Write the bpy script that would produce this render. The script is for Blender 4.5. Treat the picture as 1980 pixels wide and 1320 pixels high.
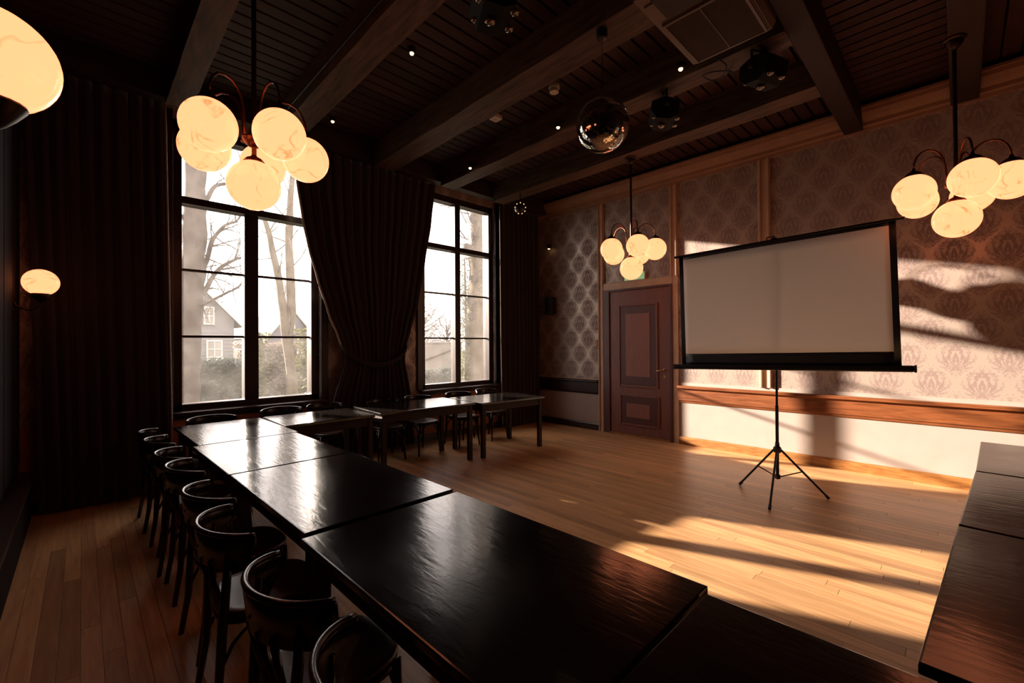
import bpy, bmesh, math, random
from mathutils import Vector, Matrix, noise
R = math.radians
PI = math.pi
random.seed(7)
for o in list(bpy.data.objects):
    bpy.data.objects.remove(o, do_unlink=True)
scene = bpy.context.scene
COL = scene.collection

# ------------------------------------------------------------------ camera
cam_d = bpy.data.cameras.new('camera')
cam_d.sensor_width = 36.0
cam_d.lens = 36.0 * 848.0 / 1980.0
cam_d.clip_start = 0.02
cam_d.clip_end = 400
cam = bpy.data.objects.new('camera', cam_d)
COL.objects.link(cam)
yaw, pit, rol = R(44.3654), R(0.3935), R(-0.3774)
F0 = Vector((math.sin(yaw), math.cos(yaw), 0)); R0 = Vector((math.cos(yaw), -math.sin(yaw), 0)); U0 = Vector((0, 0, 1))
Fv = F0 * math.cos(pit) + U0 * math.sin(pit)
Uv = U0 * math.cos(pit) - F0 * math.sin(pit)
Rv = R0 * math.cos(rol) + Uv * math.sin(rol)
Uv = Uv * math.cos(rol) - R0 * math.sin(rol)
M = Matrix((Rv, Uv, -Fv)).transposed().to_4x4()
M.translation = Vector((0, 0, 1.53))
cam.matrix_world = M
scene.camera = cam

# ------------------------------------------------------------------ world, sun, exposure
SKY_STRENGTH = 4.6
SUN_STRENGTH = 27.5
world = bpy.data.worlds.new('winter_sky'); scene.world = world
world.use_nodes = True
bg = world.node_tree.nodes['Background']
bg.inputs['Color'].default_value = (1.0, 0.90, 0.86, 1)
bg.inputs['Strength'].default_value = SKY_STRENGTH
sun_d = bpy.data.lights.new('low_winter_sun', 'SUN')
sun_d.energy = SUN_STRENGTH
sun_d.color = (1.0, 0.86, 0.72)
sun_d.angle = R(0.9)
sun = bpy.data.objects.new('low_winter_sun', sun_d); COL.objects.link(sun)
SUN_EL, SUN_AZ = R(13.8), R(20.8)
sdir = Vector((math.sin(SUN_AZ) * math.cos(SUN_EL), -math.cos(SUN_AZ) * math.cos(SUN_EL), -math.sin(SUN_EL)))
sun.rotation_euler = sdir.to_track_quat('-Z', 'Y').to_euler()
sun.location = (-8, 20, 10)
vs = scene.view_settings
vs.view_transform = 'Standard'; vs.look = 'None'; vs.gamma = 1.0
vs.use_curve_mapping = False
vs.exposure = 0.25
scene.cycles.max_bounces = 16
scene.cycles.diffuse_bounces = 10

# ------------------------------------------------------------------ materials
MAT = {}
def new_mat(name):
    m = bpy.data.materials.new(name); m.use_nodes = True
    MAT[name] = m
    nt = m.node_tree
    return m, nt, nt.nodes, nt.links, nt.nodes['Principled BSDF']
def ramp(nodes, a, b, p0=0.3, p1=0.7):
    r = nodes.new('ShaderNodeValToRGB')
    r.color_ramp.elements[0].position = p0; r.color_ramp.elements[0].color = (*a, 1)
    r.color_ramp.elements[1].position = p1; r.color_ramp.elements[1].color = (*b, 1)
    return r
def plain(name, col, rough=0.5, metal=0.0, var=0.12, scale=14, bump=0.0, spec=0.5):
    m, nt, N, L, b = new_mat(name)
    tc = N.new('ShaderNodeTexCoord'); n = N.new('ShaderNodeTexNoise')
    n.inputs['Scale'].default_value = scale; n.inputs['Detail'].default_value = 4
    L.new(tc.outputs['Object'], n.inputs['Vector'])
    lo = tuple(c * (1 - var) for c in col); hi = tuple(min(1, c * (1 + var)) for c in col)
    r = ramp(N, lo, hi); L.new(n.outputs['Fac'], r.inputs['Fac']); L.new(r.outputs['Color'], b.inputs['Base Color'])
    b.inputs['Roughness'].default_value = rough; b.inputs['Metallic'].default_value = metal
    b.inputs['Specular IOR Level'].default_value = spec
    if bump:
        bp = N.new('ShaderNodeBump'); bp.inputs['Strength'].default_value = bump; bp.inputs['Distance'].default_value = 0.01
        L.new(n.outputs['Fac'], bp.inputs['Height']); L.new(bp.outputs['Normal'], b.inputs['Normal'])
    return m
def wood(name, c1, c2, rough=0.4, stretch=(12, 12, 1.2), scale=3.0, bump=0.05, rnd=0.0, coord='Object', rvar=0.08, spec=0.5):
    m, nt, N, L, b = new_mat(name)
    mp = N.new('ShaderNodeMapping'); mp.inputs['Scale'].default_value = stretch
    if coord == 'World':
        g = N.new('ShaderNodeNewGeometry'); src = g.outputs['Position']
    else:
        tc = N.new('ShaderNodeTexCoord'); src = tc.outputs['Object']
    oi = N.new('ShaderNodeObjectInfo')
    ad = N.new('ShaderNodeVectorMath'); ad.operation = 'ADD'
    sc = N.new('ShaderNodeVectorMath'); sc.operation = 'SCALE'; sc.inputs['Scale'].default_value = 37.0
    cx = N.new('ShaderNodeCombineXYZ')
    L.new(oi.outputs['Random'], cx.inputs[0]); L.new(oi.outputs['Random'], cx.inputs[1])
    L.new(cx.outputs[0], sc.inputs[0]); L.new(src, ad.inputs[0]); L.new(sc.outputs[0], ad.inputs[1])
    L.new(ad.outputs[0], mp.inputs['Vector'])
    n = N.new('ShaderNodeTexNoise'); n.inputs['Scale'].default_value = scale; n.inputs['Detail'].default_value = 6
    n.inputs['Roughness'].default_value = 0.6; n.inputs['Distortion'].default_value = 0.6
    L.new(mp.outputs['Vector'], n.inputs['Vector'])
    r = ramp(N, c1, c2, 0.32, 0.68); L.new(n.outputs['Fac'], r.inputs['Fac'])
    col = r.outputs['Color']
    if rnd:
        hsv = N.new('ShaderNodeHueSaturation')
        mr = N.new('ShaderNodeMapRange'); mr.inputs['To Min'].default_value = 1 - rnd; mr.inputs['To Max'].default_value = 1 + rnd
        L.new(oi.outputs['Random'], mr.inputs['Value']); L.new(mr.outputs[0], hsv.inputs['Value']); L.new(col, hsv.inputs['Color'])
        col = hsv.outputs['Color']
    L.new(col, b.inputs['Base Color'])
    mr2 = N.new('ShaderNodeMapRange'); mr2.inputs['To Min'].default_value = rough - rvar; mr2.inputs['To Max'].default_value = rough + rvar
    L.new(n.outputs['Fac'], mr2.inputs['Value']); L.new(mr2.outputs[0], b.inputs['Roughness'])
    b.inputs['Specular IOR Level'].default_value = spec
    if bump:
        bp = N.new('ShaderNodeBump'); bp.inputs['Strength'].default_value = bump; bp.inputs['Distance'].default_value = 0.01
        L.new(n.outputs['Fac'], bp.inputs['Height']); L.new(bp.outputs['Normal'], b.inputs['Normal'])
    return m

wood('oak_floor', (0.42, 0.215, 0.092), (0.63, 0.36, 0.17), 0.36, (22, 1.3, 22), 1.6, 0.04, 0.24, 'World')
plain('floor_gap', (0.05, 0.03, 0.02), 0.8)
wood('board_dark', (0.032, 0.013, 0.012), (0.052, 0.021, 0.019), 0.62, (1.2, 14, 14), 2.5, 0.1, 0.25, 'World', spec=0.25)
plain('ceiling_backing', (0.004, 0.003, 0.003), 0.9, spec=0.1)
wood('beam_wood', (0.035, 0.020, 0.015), (0.14, 0.080, 0.055), 0.6, (9, 1.0, 9), 2.2, 0.35, 0.0, 'World', spec=0.3)
wood('girder_wood', (0.020, 0.010, 0.009), (0.035, 0.017, 0.014), 0.62, (1.2, 12, 12), 2.0, 0.2, 0.0, 'World', spec=0.3)
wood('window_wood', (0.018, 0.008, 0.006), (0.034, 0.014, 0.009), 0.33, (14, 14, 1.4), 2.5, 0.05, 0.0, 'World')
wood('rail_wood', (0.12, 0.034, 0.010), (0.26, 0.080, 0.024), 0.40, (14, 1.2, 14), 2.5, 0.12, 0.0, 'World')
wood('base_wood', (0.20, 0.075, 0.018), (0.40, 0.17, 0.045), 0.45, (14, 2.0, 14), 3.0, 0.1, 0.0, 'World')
wood('door_wood', (0.17, 0.066, 0.050), (0.22, 0.088, 0.066), 0.45, (12, 12, 1.3), 2.5, 0.04, 0.0, 'World')
wood('door_panel_dark', (0.085, 0.033, 0.029), (0.11, 0.044, 0.037), 0.42, (12, 12, 1.3), 2.5, 0.04, 0.0, 'World')
wood('door_panel_light', (0.24, 0.098, 0.076), (0.30, 0.125, 0.095), 0.45, (12, 12, 1.3), 2.5, 0.04, 0.0, 'World')
plain('dado_paint', (0.37, 0.30, 0.26), 0.6, var=0.04, scale=5)
plain('trim_paint', (0.50, 0.34, 0.23), 0.45, var=0.08, scale=6)
plain('cornice_paint', (0.30, 0.165, 0.10), 0.5, var=0.1, scale=6)
plain('terracotta_paint', (0.34, 0.12, 0.055), 0.6, var=0.1, scale=5)
wood('panel_wall', (0.010, 0.006, 0.006), (0.018, 0.010, 0.009), 0.75, (10, 10, 1.0), 2.2, 0.08, 0.0, 'World', spec=0.12)
plain('wall_dark', (0.030, 0.018, 0.014), 0.7, var=0.1, scale=3, spec=0.3)
wood('chair_wood', (0.010, 0.005, 0.004), (0.020, 0.009, 0.006), 0.25, (10, 10, 10), 4, 0.0, rvar=0.03)
wood('seat_wood', (0.035, 0.016, 0.010), (0.075, 0.034, 0.020), 0.33, (3, 16, 16), 3, 0.06)
wood('apron_wood', (0.020, 0.009, 0.006), (0.040, 0.018, 0.010), 0.55, (2, 10, 10), 3, 0.03, spec=0.25)
plain('black_metal', (0.006, 0.006, 0.008), 0.38, 0.3, 0.05)
plain('black_plastic', (0.010, 0.010, 0.012), 0.45, 0.0, 0.05)
plain('black_matte', (0.006, 0.006, 0.007), 0.7, 0.0, 0.05, spec=0.15)
plain('bronze', (0.12, 0.042, 0.020), 0.35, 0.9, 0.2, 20)
plain('dark_bronze', (0.035, 0.018, 0.013), 0.38, 0.8, 0.2, 20)
plain('brass', (0.55, 0.33, 0.12), 0.3, 1.0, 0.1)
plain('steel', (0.55, 0.53, 0.5), 0.25, 1.0, 0.1)
plain('white_plastic', (0.60, 0.52, 0.44), 0.5, 0, 0.04)
plain('green_sign', (0.0, 0.25, 0.11), 0.4, 0, 0.05)
plain('ac_plastic', (0.13, 0.085, 0.065), 0.45, 0, 0.08)
plain('ac_dark', (0.012, 0.009, 0.009), 0.6, 0, 0.05)
plain('ac_fin', (0.16, 0.10, 0.08), 0.5, 0, 0.05)

# table top: dark lacquer with dents and scratches
def table_top_mat():
    m, nt, N, L, b = new_mat('table_lacquer')
    g = N.new('ShaderNodeNewGeometry')
    mp = N.new('ShaderNodeMapping'); mp.inputs['Scale'].default_value = (9, 2, 9); mp.inputs['Rotation'].default_value = (0, 0, 0.5)
    L.new(g.outputs['Position'], mp.inputs['Vector'])
    n = N.new('ShaderNodeTexNoise'); n.inputs['Scale'].default_value = 3.0; n.inputs['Detail'].default_value = 5; n.inputs['Distortion'].default_value = 0.8
    L.new(mp.outputs[0], n.inputs['Vector'])
    n2 = N.new('ShaderNodeTexNoise'); n2.inputs['Scale'].default_value = 70; n2.inputs['Detail'].default_value = 3
    L.new(g.outputs['Position'], n2.inputs['Vector'])
    n3 = N.new('ShaderNodeTexNoise'); n3.inputs['Scale'].default_value = 2.2; n3.inputs['Detail'].default_value = 3
    L.new(g.outputs['Position'], n3.inputs['Vector'])
    r = ramp(N, (0.0065, 0.0052, 0.005), (0.013, 0.0095, 0.008), 0.35, 0.7); L.new(n.outputs['Fac'], r.inputs['Fac'])
    L.new(r.outputs['Color'], b.inputs['Base Color'])
    mr = N.new('ShaderNodeMapRange'); mr.inputs['From Min'].default_value = 0.35; mr.inputs['From Max'].default_value = 0.65
    mr.inputs['To Min'].default_value = 0.13; mr.inputs['To Max'].default_value = 0.20
    L.new(n3.outputs['Fac'], mr.inputs['Value']); L.new(mr.outputs[0], b.inputs['Roughness'])
    ad = N.new('ShaderNodeMath'); ad.operation = 'MULTIPLY_ADD'; ad.inputs[1].default_value = 0.12
    L.new(n2.outputs['Fac'], ad.inputs[0]); L.new(n.outputs['Fac'], ad.inputs[2])
    bp = N.new('ShaderNodeBump'); bp.inputs['Strength'].default_value = 0.075; bp.inputs['Distance'].default_value = 0.012
    L.new(ad.outputs[0], bp.inputs['Height']); L.new(bp.outputs['Normal'], b.inputs['Normal'])
    b.inputs['Specular IOR Level'].default_value = 0.5
table_top_mat()

# damask wallpaper: ogee lattice of bright bands round mirrored leaf motifs
def wallpaper_mat(name, axis):
    m, nt, N, L, b = new_mat(name)
    def math_(op, a, bb=None, c=None):
        n = N.new('ShaderNodeMath'); n.operation = op
        for i, v in enumerate((a, bb, c)):
            if v is None: continue
            if isinstance(v, (int, float)): n.inputs[i].default_value = v
            else: L.new(v, n.inputs[i])
        return n.outputs[0]
    g = N.new('ShaderNodeNewGeometry'); s = N.new('ShaderNodeSeparateXYZ'); L.new(g.outputs['Position'], s.inputs[0])
    W, H = 0.374, 0.55
    u = math_('MULTIPLY', s.outputs[axis], 1 / W); v = math_('MULTIPLY', s.outputs[2], 1 / H)
    u = math_('ADD', u, -0.60 + 0.0); v = math_('ADD', v, 0.03)
    cu = math_('COSINE', math_('MULTIPLY', u, 2 * PI)); cv = math_('COSINE', math_('MULTIPLY', math_('ADD', v, math_('MULTIPLY', math_('SINE', math_('MULTIPLY', v, 4 * PI)), -0.035)), 2 * PI))
    gsum = math_('ADD', cu, cv)
    odd = math_('LESS_THAN', gsum, 0.0)
    sh = math_('MULTIPLY', odd, 0.5)
    uu = math_('ADD', u, sh); vv = math_('ADD', v, sh)
    x = math_('ABSOLUTE', math_('SUBTRACT', uu, math_('ROUND', uu)))
    y = math_('SUBTRACT', vv, math_('ROUND', vv))
    xr = math_('MULTIPLY', x, W); yr = math_('MULTIPLY', y, H)
    # feathered leaves: angular fingers round the motif's foot
    yo = math_('ADD', yr, 0.10)
    ang = math_('ARCTAN2', xr, yo)
    rad = math_('SQRT', math_('ADD', math_('MULTIPLY', xr, xr), math_('MULTIPLY', yo, yo)))
    cx = N.new('ShaderNodeCombineXYZ'); L.new(xr, cx.inputs[0]); L.new(yr, cx.inputs[1])
    nz = N.new('ShaderNodeTexNoise'); nz.inputs['Scale'].default_value = 26; nz.inputs['Detail'].default_value = 3.5; nz.inputs['Distortion'].default_value = 1.4
    L.new(cx.outputs[0], nz.inputs['Vector'])
    fing = math_('SINE', math_('ADD', math_('MULTIPLY', ang, 17.0), math_('MULTIPLY', rad, 60.0)))
    ag = math_('ABSOLUTE', gsum)
    # leaf field: fingers + noise; band: lattice where |gsum| is small
    leaf = math_('ADD', math_('MULTIPLY', fing, 0.10), nz.outputs['Fac'])
    leaf = math_('ADD', leaf, math_('MULTIPLY', ag, 0.07))
    lm = N.new('ShaderNodeMapRange'); lm.inputs['From Min'].default_value = 0.53; lm.inputs['From Max'].default_value = 0.60
    L.new(leaf, lm.inputs['Value'])          # 1 inside the leaves
    wob = math_('ADD', ag, math_('MULTIPLY', math_('SUBTRACT', nz.outputs['Fac'], 0.5), 1.1))
    bm = N.new('ShaderNodeMapRange'); bm.inputs['From Min'].default_value = 0.10; bm.inputs['From Max'].default_value = 0.30
    L.new(wob, bm.inputs['Value'])           # 0 in the band
    nl = N.new('ShaderNodeTexNoise'); nl.inputs['Scale'].default_value = 42; nl.inputs['Detail'].default_value = 1.0; nl.inputs['Distortion'].default_value = 2.0
    L.new(cx.outputs[0], nl.inputs['Vector'])
    lace = N.new('ShaderNodeMapRange'); lace.inputs['From Min'].default_value = 0.015; lace.inputs['From Max'].default_value = 0.05
    L.new(math_('ABSOLUTE', math_('SUBTRACT', nl.outputs['Fac'], 0.5)), lace.inputs['Value'])
    inner = math_('MAXIMUM', lace.outputs[0], math_('GREATER_THAN', ag, 0.95))
    mask = math_('MULTIPLY', math_('MULTIPLY', bm.outputs[0], inner), math_('ADD', 0.30, math_('MULTIPLY', lm.outputs[0], 0.70)))
    mix = N.new('ShaderNodeMix'); mix.data_type = 'RGBA'
    mix.inputs[6].default_value = (0.46, 0.37, 0.31, 1); mix.inputs[7].default_value = (0.23, 0.16, 0.14, 1)
    L.new(mask, mix.inputs[0]); L.new(mix.outputs[2], b.inputs['Base Color'])
    rr = N.new('ShaderNodeMapRange'); rr.inputs['To Min'].default_value = 0.38; rr.inputs['To Max'].default_value = 0.62
    L.new(mask, rr.inputs['Value']); L.new(rr.outputs[0], b.inputs['Roughness'])
    mt = N.new('ShaderNodeMapRange'); mt.inputs['To Min'].default_value = 0.35; mt.inputs['To Max'].default_value = 0.0
    L.new(mask, mt.inputs['Value']); L.new(mt.outputs[0], b.inputs['Metallic'])
    bp = N.new('ShaderNodeBump'); bp.inputs['Strength'].default_value = 0.12; bp.inputs['Distance'].default_value = 0.002
    L.new(mask, bp.inputs['Height']); L.new(bp.outputs['Normal'], b.inputs['Normal'])
wallpaper_mat('damask_wallpaper', 1)
wallpaper_mat('damask_wallpaper_far', 0)

def curtain_mat(name, col):
    m, nt, N, L, b = new_mat(name)
    tc = N.new('ShaderNodeTexCoord'); n = N.new('ShaderNodeTexNoise'); n.inputs['Scale'].default_value = 120
    L.new(tc.outputs['Object'], n.inputs['Vector'])
    r = ramp(N, tuple(c * .8 for c in col), tuple(c * 1.2 for c in col)); L.new(n.outputs['Fac'], r.inputs['Fac'])
    L.new(r.outputs['Color'], b.inputs['Base Color'])
    b.inputs['Roughness'].default_value = 0.85; b.inputs['Specular IOR Level'].default_value = 0.2
    b.inputs['Sheen Weight'].default_value = 0.25; b.inputs['Sheen Roughness'].default_value = 0.5
    bp = N.new('ShaderNodeBump'); bp.inputs['Strength'].default_value = 0.1; bp.inputs['Distance'].default_value = 0.003
    L.new(n.outputs['Fac'], bp.inputs['Height']); L.new(bp.outputs['Normal'], b.inputs['Normal'])
curtain_mat('curtain_velvet', (0.030, 0.017, 0.017))
curtain_mat('rim_lit_lining', (0.38, 0.31, 0.26))  # lining edge; sky light along the rim is put into its pale colour

# marbled glass globe, lit from inside
def globe_mat():
    m, nt, N, L, b = new_mat('marbled_glass')
    tc = N.new('ShaderNodeTexCoord'); oi = N.new('ShaderNodeObjectInfo')
    cx = N.new('ShaderNodeCombineXYZ'); L.new(oi.outputs['Random'], cx.inputs[0]); L.new(oi.outputs['Random'], cx.inputs[2])
    sc = N.new('ShaderNodeVectorMath'); sc.operation = 'SCALE'; sc.inputs['Scale'].default_value = 19.0; L.new(cx.outputs[0], sc.inputs[0])
    ad = N.new('ShaderNodeVectorMath'); L.new(tc.outputs['Object'], ad.inputs[0]); L.new(sc.outputs[0], ad.inputs[1])
    n = N.new('ShaderNodeTexNoise'); n.inputs['Scale'].default_value = 5.0; n.inputs['Detail'].default_value = 2; n.inputs['Distortion'].default_value = 1.2
    L.new(ad.outputs[0], n.inputs['Vector'])
    sub = N.new('ShaderNodeMath'); sub.operation = 'SUBTRACT'; sub.inputs[1].default_value = 0.5; L.new(n.outputs['Fac'], sub.inputs[0])
    ab = N.new('ShaderNodeMath'); ab.operation = 'ABSOLUTE'; L.new(sub.outputs[0], ab.inputs[0])
    n2 = N.new('ShaderNodeTexNoise'); n2.inputs['Scale'].default_value = 9.0; n2.inputs['Detail'].default_value = 2; L.new(ad.outputs[0], n2.inputs['Vector'])
    mr2 = N.new('ShaderNodeMapRange'); mr2.inputs['From Min'].default_value = 0.46; mr2.inputs['From Max'].default_value = 0.66; mr2.inputs['To Min'].default_value = 0; mr2.inputs['To Max'].default_value = 0.8
    L.new(n2.outputs['Fac'], mr2.inputs['Value'])
    mr = N.new('ShaderNodeMapRange'); mr.inputs['From Min'].default_value = 0.0; mr.inputs['From Max'].default_value = 0.027; mr.inputs['To Min'].default_value = 1; mr.inputs['To Max'].default_value = 0
    L.new(ab.outputs[0], mr.inputs['Value'])
    mu = N.new('ShaderNodeMath'); mu.operation = 'MULTIPLY'; L.new(mr.outputs[0], mu.inputs[0]); L.new(mr2.outputs[0], mu.inputs[1])
    mix = N.new('ShaderNodeMix'); mix.data_type = 'RGBA'
    mix.inputs[6].default_value = (2.2, 0.58, 0.25, 1); mix.inputs[7].default_value = (0.62, 0.22, 0.045, 1)
    L.new(mu.outputs[0], mix.inputs[0])
    b.inputs['Base Color'].default_value = (0.06, 0.05, 0.04, 1); b.inputs['Roughness'].default_value = 0.15
    L.new(mix.outputs[2], b.inputs['Emission Color']); b.inputs['Emission Strength'].default_value = 1.0
globe_mat()
def emit(name, col, s):
    m, nt, N, L, b = new_mat(name)
    b.inputs['Base Color'].default_value = (0.8, 0.7, 0.5, 1)
    b.inputs['Emission Color'].default_value = (*col, 1); b.inputs['Emission Strength'].default_value = s
emit('bulb_glow', (1.0, 0.62, 0.28), 7.0)
emit('lens_glow', (1.0, 0.55, 0.25), 1.2)
emit('sign_glow', (0.01, 0.45, 0.2), 0.5)
def mirror_mat():
    m, nt, N, L, b = new_mat('mirror_tile')
    b.inputs['Base Color'].default_value = (0.75, 0.72, 0.68, 1); b.inputs['Metallic'].default_value = 1; b.inputs['Roughness'].default_value = 0.07
mirror_mat()
def lens_mat():
    m, nt, N, L, b = new_mat('lens_glass')
    b.inputs['Base Color'].default_value = (0.25, 0.22, 0.18, 1); b.inputs['Metallic'].default_value = 0.8; b.inputs['Roughness'].default_value = 0.12
lens_mat()
def glass_mat():
    m, nt, N, L, b = new_mat('dusty_glass')
    out = N['Material Output']
    tr = N.new('ShaderNodeBsdfTransparent'); tr.inputs['Color'].default_value = (0.97, 0.96, 0.95, 1)
    tl = N.new('ShaderNodeBsdfTranslucent'); tl.inputs['Color'].default_value = (0.9, 0.86, 0.82, 1)
    gl = N.new('ShaderNodeBsdfGlossy'); gl.inputs['Roughness'].default_value = 0.03
    g = N.new('ShaderNodeNewGeometry'); n = N.new('ShaderNodeTexNoise'); n.inputs['Scale'].default_value = 5; n.inputs['Detail'].default_value = 5
    L.new(g.outputs['Position'], n.inputs['Vector'])
    mr = N.new('ShaderNodeMapRange'); mr.inputs['From Min'].default_value = 0.3; mr.inputs['From Max'].default_value = 0.75
    mr.inputs['To Min'].default_value = 0.010; mr.inputs['To Max'].default_value = 0.024; L.new(n.outputs['Fac'], mr.inputs['Value'])
    mx = N.new('ShaderNodeMixShader'); L.new(mr.outputs[0], mx.inputs[0]); L.new(tr.outputs[0], mx.inputs[1]); L.new(tl.outputs[0], mx.inputs[2])
    mx2 = N.new('ShaderNodeMixShader'); mx2.inputs[0].default_value = 0.04; L.new(mx.outputs[0], mx2.inputs[1]); L.new(gl.outputs[0], mx2.inputs[2])
    L.new(mx2.outputs[0], out.inputs['Surface'])
glass_mat()
def screen_mat():
    m, nt, N, L, b = new_mat('screen_fabric')
    out = N['Material Output']
    d = N.new('ShaderNodeBsdfDiffuse'); d.inputs['Color'].default_value = (0.95, 0.94, 0.92, 1)
    t = N.new('ShaderNodeBsdfTranslucent'); t.inputs['Color'].default_value = (0.95, 0.94, 0.92, 1)
    mx = N.new('ShaderNodeMixShader'); mx.inputs[0].default_value = 0.36
    g = N.new('ShaderNodeNewGeometry'); w = N.new('ShaderNodeTexNoise'); w.inputs['Scale'].default_value = 900
    L.new(g.outputs['Position'], w.inputs['Vector'])
    bp = N.new('ShaderNodeBump'); bp.inputs['Strength'].default_value = 0.05; bp.inputs['Distance'].default_value = 0.001
    L.new(w.outputs['Fac'], bp.inputs['Height']); L.new(bp.outputs['Normal'], d.inputs['Normal'])
    L.new(d.outputs[0], mx.inputs[1]); L.new(t.outputs[0], mx.inputs[2]); L.new(mx.outputs[0], out.inputs['Surface'])
screen_mat()
# outdoors
plain('bark', (0.058, 0.045, 0.04), 0.9, 0, 0.35, 9, 0.6, 0.1)
plain('bark_pale', (0.095, 0.075, 0.055), 0.9, 0, 0.3, 12, 0.4, 0.1)
plain('twig', (0.055, 0.042, 0.033), 0.9, 0, 0.2, 9, 0.0, 0.1)
plain('lawn_green', (0.06, 0.065, 0.03), 0.95, 0, 0.3, 3, 0.3, 0.1)
plain('house_siding', (0.13, 0.125, 0.13), 0.8, 0, 0.06, 3)
plain('house_brick_grey', (0.2, 0.19, 0.185), 0.8, 0, 0.06, 3)
plain('roof_slate', (0.085, 0.075, 0.08), 0.8, 0, 0.15, 6)
plain('roof_far', (0.13, 0.12, 0.14), 0.9, 0, 0.1, 3)
plain('white_paint', (0.38, 0.365, 0.35), 0.5, 0, 0.04)
plain('house_glass', (0.20, 0.18, 0.16), 0.15, 0, 0.1)
plain('fence_render', (0.14, 0.122, 0.105), 0.85, 0, 0.08, 2)
def leaf_mat(name, c1, c2):
    m, nt, N, L, b = new_mat(name)
    out = N['Material Output']
    g = N.new('ShaderNodeNewGeometry'); n = N.new('ShaderNodeTexNoise'); n.inputs['Scale'].default_value = 14
    L.new(g.outputs['Position'], n.inputs['Vector'])
    r = ramp(N, c1, c2, 0.35, 0.65); L.new(n.outputs['Fac'], r.inputs['Fac']); L.new(r.outputs['Color'], b.inputs['Base Color'])
    b.inputs['Roughness'].default_value = 0.4
    t = N.new('ShaderNodeBsdfTranslucent'); L.new(r.outputs['Color'], t.inputs['Color'])
    mx = N.new('ShaderNodeMixShader'); mx.inputs[0].default_value = 0.35
    L.new(b.outputs[0], mx.inputs[1]); L.new(t.outputs[0], mx.inputs[2]); L.new(mx.outputs[0], out.inputs['Surface'])
leaf_mat('hedge_leaf', (0.022, 0.034, 0.026), (0.045, 0.058, 0.040))
leaf_mat('ivy_leaf', (0.045, 0.055, 0.014), (0.12, 0.11, 0.03))
leaf_mat('dry_leaf', (0.09, 0.065, 0.045), (0.15, 0.11, 0.07))

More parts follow.
